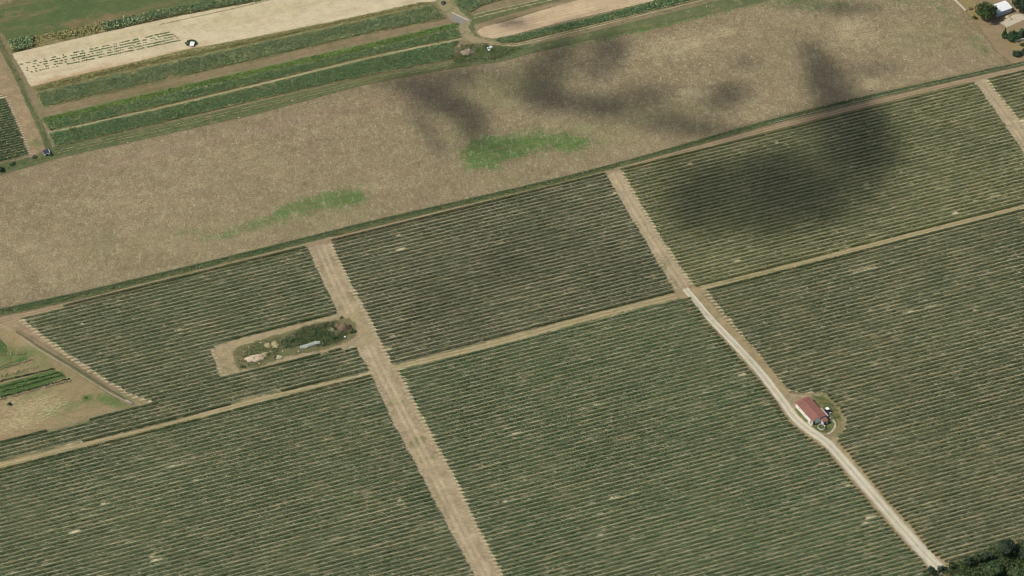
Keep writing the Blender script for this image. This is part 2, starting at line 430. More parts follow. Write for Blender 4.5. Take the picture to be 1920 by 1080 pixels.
m_junc = ground_mat('worn track', S(166, 148, 116), S(146, 136, 98), S(112, 118, 72), mid=0.35, grain=0.18, edge=0.6, eamp=1.0)
sheet('dirt_lane', [(806, -20), (838, -20), (862, 20), (884, 38), (878, 52), (890, 68), (910, 74), (935, 86), (925, 90), (890, 82), (868, 76), (860, 50), (842, 36), (824, 14)], m_junc, nz(), cell=0.7)
m_grey = ground_mat('grey broken asphalt', S(150, 142, 128), S(140, 134, 120), None, grain=0.12, edge=0.6, eamp=0.6)
sheet('paved_patch', [(848, 26), (876, 38), (868, 46), (846, 40), (842, 32)], m_grey, nz(), cell=0.5)
strip('path', [(905, 74), (930, 83), (960, 86), (1000, 79), (1060, 64), (1150, 42), (1345, -6)], 0.7, m_pale_path, 0.4)
strip('path', [(905, 70), (932, 80), (960, 83), (1000, 75), (1060, 60), (1150, 38), (1340, -10)], 0.6, m_pale_path, 0.4)
strip('path', [(886, 29), (920, 20), (985, 6), (1060, -12)], 0.6, m_pale_path, 0.4)
strip('path', [(888, 34), (930, 24), (990, 10), (1070, -8)], 0.6, m_pale_path, 0.4)
strip('path', [(835, 108), (842, 96), (852, 90), (866, 84)], 0.6, m_pale_path, 0.4)
strip('path', [(300, 46), (430, 18), (520, -3)], 0.5, m_pale_path, 0.4)

# top right --------------------------------------------------------------
m_yardsoil = ground_mat('brown yard earth', S(158, 136, 106), S(146, 126, 96), S(138, 126, 88), mid=0.3, grain=0.18, edge=1.0, eamp=1.5, patches=[('grassy', S(150, 134, 84), 0.3)])
sheet('dirt_lane', [(1770, -40), (1990, -40), (1990, 106), (1900, 121), (1868, 96), (1838, 55), (1800, 12)], m_yardsoil, nz(), cell=1.2,
      fields={'grassy': [(1815, 8, 25, 16, 40, 0.8), (1825, 30, 20, 10, 0, 0.5), (1910, 85, 20, 14, 0, 0.6)]})
m_slab = ground_mat('pale yard gravel', S(206, 194, 168), S(192, 178, 150), None, grain=0.12, edge=0.4, eamp=0.7)
sheet('yard', [(1874, 42), (1903, 27), (1960, 20), (1960, 30), (1918, 38), (1887, 52)], m_slab, nz(), cell=0.7)

# vineyard floors -------------------------------------------------------------
BLOCKS = {
 'west':  [(40, 597), (60, 590), (300, 530), (574, 464), (600, 520), (632, 589), (440, 637), (392, 655), (412, 707), (500, 688), (664, 650), (692, 697), (480, 745), (300, 795), (140, 832), (0, 866), (-60, 880),
           (-60, 845), (0, 830), (150, 794), (245, 766), (292, 757), (240, 737), (190, 706), (130, 666), (75, 626)],
 'middle': [(620, 454), (740, 424), (1132, 324), (1180, 405), (1230, 490), (1264, 546), (1100, 590), (900, 643), (736, 686), (690, 590), (650, 518)],
 'shaded': [(1164, 318), (1440, 250), (1825, 154), (1870, 217), (1925, 297), (1985, 380), (1920, 384), (1700, 438), (1500, 491), (1300, 537), (1255, 470), (1208, 395)],
 'corner': [(1848, 148), (1985, 115), (1985, 330), (1925, 242), (1895, 205)],
 'southwest': [(-60, 900), (0, 886), (150, 846), (300, 806), (480, 758), (698, 712), (728, 780), (787, 890), (845, 1000), (890, 1085), (910, 1130), (-60, 1130)],
 'south': [(747, 693), (900, 658), (1100, 603), (1292, 556), (1330, 612), (1382, 668), (1430, 722), (1462, 766), (1478, 792), (1505, 815), (1530, 832), (1546, 843), (1582, 887), (1640, 957), (1692, 1017), (1726, 1052), (1770, 1110), (1770, 1130), (965, 1130), (943, 1080), (895, 985), (845, 880), (792, 785)],
 'east':  [(1322, 545), (1500, 502), (1700, 448), (1985, 376), (1985, 1050), (1910, 1045), (1870, 1040), (1810, 1046), (1772, 1056), (1748, 1040), (1704, 985), (1652, 928), (1602, 865), (1566, 826), (1580, 812), (1588, 790), (1574, 768), (1546, 738), (1520, 736), (1480, 735), (1442, 690), (1400, 638), (1346, 574)],
 'northwest': [(-60, 190), (5, 178), (30, 232), (53, 293), (0, 303), (-60, 318)],
}
def floor_extra(M, col):
    rv = M.attr('rowv')
    s = M.math('ABSOLUTE', M.math('SUBTRACT', M.math('FRACT', M.math('ADD', rv, 0.5)), 0.5))     # 0 under a row
    s = M.math('ADD', s, M.math('MULTIPLY', M.math('SUBTRACT', M.noise(1.2, 3), 0.5), 0.06))
    under = M.ramp(s, 0.3, 0.22)
    under = M.math('MULTIPLY', under, M.math('MAXIMUM', M.ramp(M.attr('sd'), 2.3, 3.2), M.attr('ends')))
    col = M.mix(under, col, M.mix(M.ramp(M.attr('sd'), 1.3, 2.2), S(182, 164, 130), S(210, 196, 158)))
    # past the row ends only the bare strips under the rows go on
    e = M.math('ADD', M.attr('sd'), M.math('MULTIPLY', M.math('SUBTRACT', M.noise(0.8, 4), 0.5), 3.2))
    M.ealpha = M.math('MAXIMUM', M.math('GREATER_THAN', e, 1.5), M.math('MULTIPLY', M.math('MULTIPLY', M.math('GREATER_THAN', e, 0.0), M.attr('ends')), M.math('GREATER_THAN', M.math('ADD', under, M.math('MULTIPLY', M.math('SUBTRACT', M.noise(1.8, 4, 0.8), 0.5), 1.6)), 0.62)))
    return col
def floor_mat(name, g1, g2, dry, warmfield=()):
    m = ground_mat(name, g1, g2, dry, big=0.05, mid=0.25, fine=1.6, grain=0.3, streak=(ROW_A, 4, 1), extra=floor_extra, patches=warmfield)
    t = m.node_tree
    return m
def fix_alpha(m, M): pass
_old = ground_mat
def floor_mat(name, g1, g2, dry):
    M = MT(name)
    v = M.stretch(ROW_A, 4, 1)
    col = M.mix(M.ramp(M.noise(0.04, 5, 0.65), 0.35, 0.65), g1, g2)
    col = M.mix(M.ramp(M.noise(0.3, 4, 0.7, v), 0.48, 0.7), col, dry)
    col = floor_extra(M, col)
    g = M.ramp(M.noise(1.6, 6, 0.75, v), 0.3, 0.7, 0.7, 1.3)
    vv = M.t.nodes.new('ShaderNodeCombineColor')
    for k in range(3): M.put(vv.inputs[k], g)
    M.color(M.mix(1.0, col, vv.outputs[0], 'MULTIPLY'))
    M.put(M.b.inputs['Alpha'], M.ealpha)
    return M.m
DRY = S(176, 158, 118)
m_floor_a = floor_mat('mown alley grass', S(94, 104, 72), S(112, 112, 78), DRY)
m_floor_b = floor_mat('dry alley soil', S(124, 116, 86), S(112, 108, 80), S(160, 146, 110))
m_floor_c = floor_mat('olive alley grass', S(122, 122, 78), S(134, 128, 86), S(176, 162, 114))

# lanes first, floors above them
A_poly = [(566, 452), (622, 440), (626, 455), (655, 518), (697, 600), (742, 690), (797, 785), (850, 880), (901, 985), (948, 1080), (970, 1135), (902, 1135), (880, 1080), (836, 1000), (779, 890), (720, 780), (685, 705), (658, 650), (625, 590), (592, 520)]
A_mid = smooth_line(P([(598, 455), (625, 520), (660, 592), (692, 650), (712, 692), (760, 785), (812, 885), (866, 995), (912, 1080), (940, 1135)]), 2)
B_poly = [(1126, 322), (1168, 310), (1172, 318), (1216, 395), (1262, 470), (1304, 535), (1330, 545), (1300, 562), (1260, 552), (1222, 490), (1172, 405)]
B_mid = smooth_line(P([(1150, 318), (1195, 398), (1246, 480), (1288, 545)]), 2)
C_poly = [(1820, 152), (1854, 142), (1902, 205), (1935, 242), (1990, 330), (1990, 385), (1918, 297), (1862, 217)]
C_mid = smooth_line(P([(1836, 150), (1884, 212), (1930, 275), (1985, 350)]), 2)
sheet('dirt_lane', A_poly, m_lane, nz(), cell=0.9, mid=A_mid, fields={'grassy': [(660, 560, 14, 40, 60, 0.49), (782, 828, 8, 22, 64, 1.05), (735, 760, 8, 40, 64, 0.56), (800, 860, 8, 26, 64, 0.63), (640, 480, 10, 30, 60, 0.42), (830, 930, 12, 30, 64, 0.42)]})
sheet('dirt_lane', B_poly, m_lane, nz(), cell=0.9, mid=B_mid, fields={'grassy': [(1243, 500, 10, 22, 60, 0.98), (1282, 545, 20, 8, 30, 0.63), (1200, 420, 12, 30, 60, 0.42), (1165, 345, 8, 20, 60, 0.42)]})
sheet('dirt_lane', C_poly, m_lane, nz(), cell=0.9, mid=C_mid, fields={'grassy': [(1860, 190, 6, 20, 50, 0.3)]})
m_cross = ground_mat('dry grass track', S(168, 150, 112), S(156, 140, 100), S(186, 168, 130), mid=0.25, grain=0.2, edge=0.5, eamp=0.9, streak=(ROW_A, 3, 1),
                     tracks=(0.8, 0.5, S(178, 160, 124), S(144, 136, 92), 0.6), patches=[('grassy', S(116, 120, 76), 0.3)])
D1 = [(-60, 882), (0, 867), (140, 833), (300, 796), (480, 746), (700, 695), (710, 712), (480, 758), (300, 806), (150, 846), (0, 886), (-60, 900)]
D1m = smooth_line(P([(-60, 891), (0, 876), (145, 839), (300, 801), (480, 752), (705, 703)]), 2)
D2 = [(730, 686), (900, 643), (1100, 590), (1264, 546), (1310, 540), (1300, 556), (1100, 604), (900, 659), (740, 696)]
D2m = smooth_line(P([(730, 691), (900, 651), (1100, 597), (1290, 550)]), 2)
D3 = [(1290, 540), (1500, 490), (1700, 438), (1920, 383), (1990, 366), (1990, 376), (1920, 394), (1700, 448), (1500, 502), (1320, 546)]
D3m = smooth_line(P([(1290, 545), (1500, 496), (1700, 443), (1985, 372)]), 2)
sheet('dirt_lane', D1, m_cross, nz(), cell=0.8, mid=D1m, fields={'grassy': [(330, 800, 60, 5, -15, 0.56), (560, 735, 40, 5, -14, 0.42), (120, 846, 50, 5, -14, 0.42)]})
sheet('dirt_lane', D2, m_cross, nz(), cell=0.8, mid=D2m, fields={'grassy': [(860, 655, 90, 6, -15, 0.77), (1150, 580, 60, 5, -15, 0.42), (1020, 615, 60, 5, -15, 0.56)]})
sheet('dirt_lane', D3, m_cross, nz(), cell=0.8, mid=D3m, fields={'grassy': [(1390, 520, 60, 7, -14, 0.8), (1480, 500, 40, 6, -14, 0.4)]})
# diagonal headland at the left and the garden beyond it
def garden_extra(M, col):
    d = M.noise(0.9, 3, 0.7, M.stretch(ROW_A, 1.7, 0.55))
    d = M.math('MULTIPLY', M.ramp(d, 0.5, 0.6), M.ramp(M.attr('bed'), 0.15, 0.6))
    col = M.mix(M.ramp(M.noise(0.8, 4, 0.7, M.stretch(ROW_A, 3, 0.7)), 0.5, 0.7, 0, 0.4), col, S(120, 118, 78))
    return M.mix(M.math('MULTIPLY', d, 0.8), col, S(190, 174, 130))
m_garden = ground_mat('dry garden earth', S(164, 140, 106), S(152, 132, 98), S(134, 128, 84), mid=0.3, grain=0.22, edge=0.8, patches=[('grassy', S(92, 114, 62), 0.28), ('straw', S(176, 162, 118), 0.3)], extra=garden_extra)
sheet('garden_plot', [(-60, 560), (0, 596), (60, 640), (130, 690), (195, 733), (250, 768), (150, 796), (0, 834), (-60, 850)], m_garden, nz(), cell=1.0,
      fields={'grassy': [(40, 700, 110, 40, -10, 0.35), (120, 770, 90, 14, -14, 0.4), (30, 660, 60, 20, 0, 0.4), (210, 752, 40, 11, 18, 0.8), (162, 747, 10, 7, 0, 0.8), (140, 790, 60, 5, -15, 0.35), (60, 745, 60, 16, -14, 0.3), (90, 765, 60, 12, -14, 0.3), (20, 670, 60, 12, -14, 0.35)],
              'bed': [(75, 765, 50, 22, -14, 1.0), (30, 795, 50, 14, -14, 0.8), (20, 760, 30, 20, 0, 0.5)], 'straw': [(70, 762, 55, 22, -14, 0.5), (30, 795, 50, 16, -14, 0.4), (40, 640, 40, 12, 30, 0.4)]})
sheet('dirt_lane', [(-60, 545), (0, 592), (40, 590), (75, 618), (130, 658), (190, 698), (240, 730), (300, 752), (262, 766), (246, 757), (190, 716), (130, 674), (60, 632), (0, 604), (-60, 590)], m_lane2, nz(), cell=0.9,
      fields={'grassy': [(240, 745, 40, 12, 20, 0.65)]})
# weedy patch surrounds
m_weedground = ground_mat('weedy earth', S(104, 106, 70), S(128, 118, 84), S(86, 96, 60), mid=0.5, grain=0.3, edge=1.0, eamp=1.6)
WG = [(436, 662), (448, 650), (480, 640), (540, 622), (600, 604), (655, 597), (669, 610), (667, 632), (640, 646), (600, 658), (540, 668), (490, 688), (450, 694), (440, 682)]
sheet('dirt_lane', [(384, 652), (440, 634), (625, 590), (690, 586), (700, 640), (670, 655), (500, 692), (412, 712), (398, 690)], m_lane, nz(), cell=0.9, fields={'grassy': [(430, 690, 30, 10, 0, 0.4), (410, 700, 14, 10, 0, 0.6)]})
sheet('weedy_ground', WG, m_weedground, nz(), cell=0.5)
FLOORS = {'west': m_floor_a, 'middle': m_floor_b, 'shaded': m_floor_c, 'corner': m_floor_c, 'southwest': m_floor_a, 'south': m_floor_a, 'east': m_floor_a, 'northwest': m_floor_b}
for k, poly in BLOCKS.items():
    sheet('vineyard_floor', poly, FLOORS[k], nz(), cell=1.5, margin=2.7, grow=1.7, rsp=1.45 if k == 'northwest' else None)
m_wood = ground_mat('dark green weeds', S(98, 104, 68), S(84, 94, 62), S(140, 128, 90), mid=0.4, grain=0.3, edge=0.8, eamp=1.4)  # dark green undergrowth ground
sheet('wood_floor', [(1730, 1072), (1770, 1058), (1810, 1044), (1870, 1034), (1990, 1036), (1990, 1140), (1720, 1140)], m_wood, nz(), cell=1.0)
# ditch verge and headland along the foot of the stubble
DITCH = [(-90, 608), (0, 586), (140, 556), (300, 518), (440, 484), (560, 454), (700, 419), (900, 373), (1050, 338), (1180, 304), (1300, 270), (1440, 230), (1600, 190), (1760, 154), (1920, 119), (1990, 104)]
HEAD = [(-90, 622), (0, 601), (120, 574), (300, 527), (440, 492), (560, 464), (700, 431), (900, 381), (1050, 344), (1180, 312), (1300, 280), (1440, 243), (1600, 203), (1760, 164), (1920, 128), (1990, 112)]
m_head = ground_mat('headland earth', S(158, 136, 106), S(144, 126, 94), S(126, 120, 82), mid=0.25, grain=0.2, edge=0.6, eamp=0.9, tracks=(0.7, 0.4, S(170, 148, 116), None, 0))
strip('dirt_lane', HEAD, 2.4, m_head, 0.5)
strip('grass_verge', DITCH, 4.0, m_verge, 0.6, w1=2.2)
m_ditchline = ground_mat('dark ditch grass', S(70, 84, 58), S(84, 92, 64), None, grain=0.25, edge=0.25, eamp=0.5)  # darker grass strip along the upper edge of the verge
strip('ditch', [(x, y - 4 + 2 * (x / 1920)) for x, y in DITCH], 1.0, m_ditchline, 0.4, w1=0.6)
# gravel road
ROADC = [(1284, 541), (1300, 560), (1330, 596), (1372, 640), (1420, 692), (1450, 730), (1470, 756), (1484, 776), (1500, 793), (1520, 809), (1552, 832), (1590, 874), (1640, 932), (1690, 990), (1730, 1034), (1752, 1057), (1790, 1095)]
ROADL = smooth_line(P(ROADC), 1.5)
m_roadside = ground_mat('road shoulder earth', S(170, 150, 114), S(156, 138, 102), S(134, 126, 86), mid=0.4, mott=0.2, grain=0.2, edge=1.0, eamp=1.4)
sheet('dirt_lane', ribbon_poly(ROADL, 9.0, 9.0), m_roadside, nz(), cell=0.8, ground=True)
m_yardgrass = ground_mat('green yard grass', S(92, 108, 64), S(124, 118, 76), S(160, 142, 100), big=0.2, mid=0.6, grain=0.2, edge=0.6, eamp=0.9)
m_ring = ground_mat('weedy yard earth', S(158, 142, 108), S(130, 124, 84), S(110, 116, 72), big=0.25, mid=0.5, grain=0.25, mott=0.2, edge=1.0, eamp=1.6)
sheet('dirt_lane', [(1484, 766), (1490, 744), (1524, 736), (1556, 740), (1576, 762), (1590, 786), (1582, 812), (1556, 826), (1530, 812), (1504, 790)], m_ring, nz(), cell=0.6)
sheet('grass_verge', [(1490, 768), (1500, 756), (1524, 744), (1546, 744), (1560, 758), (1570, 770), (1576, 786), (1572, 800), (1556, 814), (1534, 810), (1506, 790)], m_yardgrass, nz(), cell=0.6)
sheet('dirt_lane', [(1470, 745), (1480, 737), (1520, 742), (1528, 750), (1500, 756), (1496, 766), (1480, 768)], m_lane, nz(), cell=0.6)
m_road = ground_mat('pale gravel', S(200, 190, 165), S(190, 178, 151), S(178, 164, 134), mid=0.3, grain=0.1, edge=0.35, eamp=0.5, tracks=(0.95, 0.5, S(216, 205, 178), S(186, 172, 138), 0.4))
sheet('gravel_road', ribbon_poly(ROADL, 2.6, 4.7), m_road, nz(), cell=0.5, mid=ROADL, ground=True)
strip('path', [(1562, 788), (1566, 795), (1564, 804), (1558, 811), (1550, 815)], 0.6, m_slab, 0.25)
strip('path', [(1570, 785), (1574, 796), (1570, 806), (1560, 815), (1546, 818)], 1.0, m_path, 0.3)

# ------------------------------------------------------------------ vine rows
def vine_mat(name, a, b, hi, warm, wamt, k=1.26):
    c = lambda q, f=1.0: S(q[0] * f, q[1] * f, q[2] * f, k)
    return leaf_mat(name, (c(a, 0.84), c(b, 1.08), c(hi)), warm=c(warm, 0.9), wamt=wamt * 0.75, patch=0.02)
VINE = {
 'west': vine_mat('vine leaves west', (72, 104, 62), (90, 110, 70), (128, 134, 92), (150, 132, 88), 0.4),
 'middle': vine_mat('vine leaves middle', (66, 98, 62), (84, 103, 68), (128, 130, 94), (146, 126, 90), 0.45),
 'shaded': vine_mat('vine leaves olive', (88, 112, 66), (106, 120, 74), (138, 142, 90), (160, 146, 88), 0.5),
 'southwest': vine_mat('vine leaves southwest', (68, 105, 62), (88, 112, 70), (126, 138, 92), (148, 132, 90), 0.4),
 'south': vine_mat('vine leaves south', (60, 104, 58), (82, 111, 68), (124, 138, 92), (148, 130, 90), 0.35),
 'east': vine_mat('vine leaves east', (74, 102, 60), (92, 106, 68), (130, 134, 92), (154, 132, 90), 0.5),
}
VINE['corner'] = VINE['shaded']; VINE['northwest'] = VINE['south']
WHERE = {
 'west': 'in the left vineyard block', 'middle': 'in the central block between the two wide dirt lanes',
 'shaded': 'in the upper right block under the cloud shade', 'corner': 'in the small block in the top right corner',
 'southwest': 'in the bottom left block left of the wide lane', 'south': 'in the bottom block between wide lane and road',
 'east': 'in the right block beyond the gravel road and barn', 'northwest': 'in the small dark block at the left edge',
}
HEIGHT = {'west': 0.9, 'middle': 0.88, 'shaded': 0.92, 'corner': 0.92, 'southwest': 1.0, 'south': 1.02, 'east': 0.95, 'northwest': 0.75}
FLOOR_Z = Z[0] - 0.02
DENS = 44
def row_leaves(a, b, key, rowi, sp):
    L = np.hypot(*(b - a))
    n = int(L * DENS)
    s = RNG.uniform(0, L, n)
    ctr = a + (b - a) * (s / L)[:, None]
    plant = vnoise(s / 0.9, np.full(n, rowi * 7.7), 3)
    vig = 0.6 * fbm(ctr[:, 0] / 14, ctr[:, 1] / 14, 5) + 0.4 * vnoise(s / 2.6, np.full(n, rowi * 3.1), 9)
    bare = fbm(ctr[:, 0] / 5 + 40, ctr[:, 1] / 5, 21, 3)
    vig = vig + 0.3 * (vnoise(np.full(n, rowi * 1.37), s / 60, 77) - 0.5)
    keep = (RNG.uniform(0, 1, n) < 0.5 + 0.9 * plant) & (vig + 0.05 * RNG.normal(0, 1, n) > 0.17) & (bare + 0.06 * RNG.normal(0, 1, n) < 0.89)
    s, ctr, plant, vig = s[keep], ctr[keep], plant[keep], vig[keep]
    n = len(s)
    if n < 8: return None
    h = HEIGHT[key] * (0.88 + 0.24 * vig + 0.05 * plant) * (sp / SPACING) ** 0.3
    u = RNG.beta(1.7, 1.15, n)
    z = FLOOR_Z + 0.12 + (h - 0.12) * u
    w = 0.15 + 0.07 * vig
    off = RNG.normal(0, 1, n) * w * (1.05 - 0.45 * (u > 0.85))
    c = np.column_stack([ctr + N * off[:, None] + U * RNG.normal(0, 0.05, n)[:, None], z])
    nr = RNG.normal(size=(n, 3)) * 0.6
    side = np.sign(off)
    nr[:, :2] += N * (side * 0.7)[:, None]
    nr[:, 2] += 0.35 + 0.7 * (u > 0.8)
    size = RNG.uniform(0.2, 0.36, n)
    co, f = quads(c, size, nr)
    return co, f, RNG.uniform(0, 1, n)

def ordinal(i):
    return '%d%s' % (i, 'th' if 10 <= i % 100 <= 20 else {1: 'st', 2: 'nd', 3: 'rd'}.get(i % 10, 'th'))

def project(p, z=0.0):
    st, ct = math.sin(TILT), math.cos(TILT)
    y = p[..., 1] + DIST * ct; zz = z - DIST * st
    f = y * ct - zz * st; u = y * st + zz * ct
    return np.stack([960 + FPX * p[..., 0] / f, 540 - FPX * u / f], -1)

segs = []
for key, poly in BLOCKS.items():
    g = P(poly)
    sp = 1.45 if key == 'northwest' else SPACING
    v = g @ N
    i0, i1 = int(math.floor(v.min() / sp)), int(math.ceil(v.max() / sp))
    lst = []
    for i in range(i0, i1 + 1):
        y0 = i * sp
        xs = []
        for a, b in zip(g, np.roll(g, -1, 0)):
            va, vb = a @ N - y0, b @ N - y0
            if (va > 0) != (vb > 0):
                t = va / (va - vb); xs.append((a + (b - a) * t) @ U)
        xs.sort()
        for s0, s1 in zip(xs[::2], xs[1::2]):
            s0 += RNG.uniform(-0.3, 0.3); s1 += RNG.uniform(-0.3, 0.3)
            if s1 - s0 < 3: continue
            a = U * s0 + N * y0; b = U * s1 + N * y0
            q = project(np.linspace(a, b, 60), 0.7)
            vis = ((q[:, 0] > 0) & (q[:, 0] < 1920) & (q[:, 1] > 0) & (q[:, 1] < 1080)).mean() * (s1 - s0)
            if vis < 1.5: continue
            lst.append([key, -y0, a, b, vis, i, sp])
    lst.sort(key=lambda r: (r[1], r[2][0]))
    k = 0; last = None
    for r in lst:
        if r[1] != last: k += 1; last = r[1]; sub = 0
        else: sub += 1
        segs.append(r + [k, sub])
def tidy(key, ends):
    rows = [r for r in segs if r[0] == key]
    for e in ends:
        seq = rows if e == 'top' else rows[::-1]
        for q in range(4, -1, -1):
            r, n1, n2 = seq[q], seq[q + 1], seq[q + 2]
            L, Ln = np.hypot(*(r[3] - r[2])), np.hypot(*(n1[3] - n1[2]))
            if L < 0.3 * Ln: r[4] = -1
            elif L < 0.97 * Ln:
                for k in (2, 3):
                    r[k] = r[k] + U * ((2 * n1[k] - n2[k] - r[k]) @ U)
                q_ = project(np.linspace(r[2], r[3], 60), 0.7)
                r[4] = ((q_[:, 0] > 0) & (q_[:, 0] < 1920) & (q_[:, 1] > 0) & (q_[:, 1] < 1080)).mean() * np.hypot(*(r[3] - r[2]))
for key, ends in (('middle', ('top', 'bottom')), ('shaded', ('top', 'bottom')), ('south', ('top',)), ('southwest', ('top',)), ('east', ('top',))): tidy(key, ends)
segs = [r for r in segs if r[4] > 0]
seen = {}
for r in segs:                                    # number the rows of each block again from the top
    d = seen.setdefault(r[0], [0, None])
    if d[1] != r[5]: d[0] += 1; d[1] = r[5]
    r[-2] = d[0]
order = sorted(range(len(segs)), key=lambda j: -segs[j][4])
single = set(order[:300])
twin = {(r[0], r[-2]) for r in segs if r[-1] > 0}
rest = []
for j, (key, _, a, b, vis, i, sp, k, sub) in enumerate(segs):
    r = row_leaves(a, b, key, i + 500 * len(key), sp)
    if r is None: continue
    if j in single:
        base = np.array([*(a + b) / 2, 0.0])
        me = mesh_from('vine_row', r[0] - base, r[1], VINE[key], fattrs={'rnd': r[2]})
        o = link('vine_row', me, loc=base)
        nxt = (', right part' if sub else ', left part') if (key, k) in twin else ''
        tag(o, '%s vine row down %s%s' % (ordinal(k), WHERE[key], nxt), 'vine row', 'trellised vine rows of the vineyard')
    else:
        rest.append((r, key))
print('vine segments', len(segs), 'rest', len(rest))
if rest:
    keys = sorted(set(k for _, k in rest))
    cos, fs, rn, mi, o0 = [], [], [], [], 0
    for r, k in rest:
        cos.append(r[0]); fs.append(r[1] + o0); rn.append(r[2]); o0 += len(r[0]); mi.append(np.full(len(r[1]), keys.index(k), np.int32))
    me = mesh_from('vine_rows', np.vstack(cos), np.vstack(fs), None, fattrs={'rnd': np.concatenate(rn)})
    for k in keys: me.materials.append(VINE[k])
    me.polygons.foreach_set('material_index', np.concatenate(mi))
    tag(link('vine_rows', me), 'remaining short vine rows at the ends and corners of the vineyard blocks', 'vine rows', kind='stuff')

# ------------------------------------------------------------------ crops, grass
def scatter(g, n):
    lo, hi = g.min(0), g.max(0)
    p = RNG.uniform(lo, hi, (int(n * np.prod(hi - lo) / poly_area(g)) + 8, 2))
    return p[inside(p, g)]
def poly_area(g):
    x, y = g[:, 0], g[:, 1]
    return abs(np.sum(x * np.roll(y, -1) - y * np.roll(x, -1))) / 2
def plants(name, poly, per_m2, h, size, mat, label=None, cat=None, ground=False, rowsp=None, upright=0.35, thin=0.0, tseed=1, aspect=1.0, kind='stuff', edge=0.9):
    g = poly if ground else P(poly)
    p = scatter(g, poly_area(g) * per_m2)
    if rowsp:
        v = p @ N; vr = np.round(v / rowsp) * rowsp + RNG.normal(0, rowsp * 0.13, len(v))
        p = p + N * (vr - v)[:, None]
    dens = fbm(p[:, 0] / 5, p[:, 1] / 5, tseed)
    sd = signed(p, g)
    keep = (RNG.uniform(0, 1, len(p)) > thin + 0.0) & (dens + RNG.uniform(-0.1, 0.1, len(p)) > 0.22 + thin * 0.4) & (sd + RNG.normal(0, edge, len(p)) > 0.1)
    p = p[keep]; dens = dens[keep]; n = len(p)
    hh = h * (0.7 + 0.55 * dens) * RNG.uniform(0.8, 1.1, n)
    z = 0.1 + hh * RNG.beta(2.2, 1.0, n)
    nr = RNG.normal(size=(n, 3)); nr[:, 2] = nr[:, 2] * 0.5 + (1 - upright)
    c = np.column_stack([p, z])
    co, f = quads(c, RNG.uniform(0.7, 1.25, n) * size, nr, aspect)
    me = mesh_from(name, co, f, mat, fattrs={'rnd': RNG.uniform(0, 1, n)})
    return tag(link(name, me), label, cat, kind=kind)

m_maize = leaf_mat('maize leaves', (SM(88, 110, 78), SM(102, 118, 82), SM(140, 146, 104)), warm=SM(176, 164, 116), vary=0.6, wamt=0.45)
m_maize_b = leaf_mat('blue green crop leaves', (SM(78, 108, 74), SM(90, 114, 76), SM(120, 136, 92)), warm=SM(150, 146, 96), vary=0.6, wamt=0.2)
m_maize_y = leaf_mat('ripening crop leaves', (SL(132, 130, 82), SL(112, 118, 76), SL(166, 156, 104)), warm=SL(182, 160, 104), wamt=0.5)
m_grass = leaf_mat('grass blades', (S(88, 108, 66,1.2), S(98, 114, 70,1.2), S(122, 128, 84,1.2)), warm=SL(140, 132, 84), wamt=0.3)
m_grass_l = leaf_mat('bright grass blades', (S(104, 132, 68,1.25), S(116, 136, 74,1.25), S(140, 148, 90,1.25)), warm=SL(160, 150, 92), wamt=0.3)
plants('maize_crop', [(190, 46), (300, 22), (400, 2), (450, -12), (560, -30), (500, 0), (330, 30), (195, 60)], 24, 1.7, 0.45, m_maize, 'dense green maize strip between the meadow and the sandy strip', 'crop', rowsp=0.8)
plants('maize_crop', [(60, 70), (190, 44), (195, 60), (60, 88)], 7, 1.0, 0.5, m_maize_y, 'thin yellowing maize stretch beside the meadow corner', 'crop', thin=0.3)
plants('maize_crop', [(14, 80), (62, 68), (62, 90), (24, 99)], 24, 1.6, 0.45, m_maize, 'green maize clump at the left end of the sandy strip', 'crop')
plants('green_crop', [(70, 163), (240, 122), (480, 72), (640, 39), (790, 6), (806, 7), (640, 44), (480, 79), (240, 131), (66, 172)], 16, 0.8, 0.36, m_maize_y, 'narrow yellow green crop strip along the foot of the sandy strip', 'crop', thin=0.12)
plants('green_crop', [(68, 176), (240, 136), (480, 84), (640, 49), (812, 10), (834, 35), (700, 61), (480, 112), (300, 152), (80, 202)], 24, 0.8, 0.36, m_maize, 'dark green crop strip above the brown earth path', 'crop', rowsp=0.9, thin=0.05)
plants('green_crop', c2_poly, 24, 0.85, 0.36, m_maize_b, 'dark green crop strip between bright grass and pale path', 'crop', rowsp=0.9)
plants('green_crop', c3_poly, 24, 0.85, 0.36, m_maize_b, 'broad green crop strip bordering the grass verge of the stubble', 'crop', rowsp=0.9, tseed=8)
plants('green_crop', c4_poly, 24, 0.8, 0.36, m_maize_b, 'green crop strip below the right hand sandy strip', 'crop', rowsp=0.9, tseed=4)
plants('green_crop', c5_poly, 24, 1.0, 0.4, m_maize, 'tall green crop block at the top beside the track junction', 'crop')
plants('grass', [(80, 222), (300, 171), (480, 130), (700, 80), (862, 42), (862, 50), (700, 90), (480, 140), (300, 180), (84, 233)], 10, 0.35, 0.4, m_grass_l, 'bright green grass strip beside the brown earth path', 'grass', thin=0.1)
def ribbon_px(pts, w, w1=None): return ribbon_poly(smooth_line(P(pts), 2), w, w1)
plants('grass', ribbon_px([(x, y) for x, y in DITCH], 3.0, 1.4), 10, 0.35, 0.35, m_grass, 'green grass lining the ditch along the foot of the stubble', 'grass', ground=True)
plants('grass', [(98, 280), (300, 237), (480, 195), (700, 144), (850, 118), (940, 112), (850, 128), (680, 158), (480, 210), (300, 250), (110, 292), (0, 322), (-60, 336), (-60, 318), (60, 296)], 3, 0.22, 0.3, m_grass, 'rough green grass verge between the crops and the stubble', 'grass', thin=0.1)
plants('grass', [(862, 84), (900, 80), (950, 88), (985, 90), (940, 112), (860, 120), (840, 112)], 8, 0.35, 0.36, m_grass, 'green grass around the brush mound', 'grass')
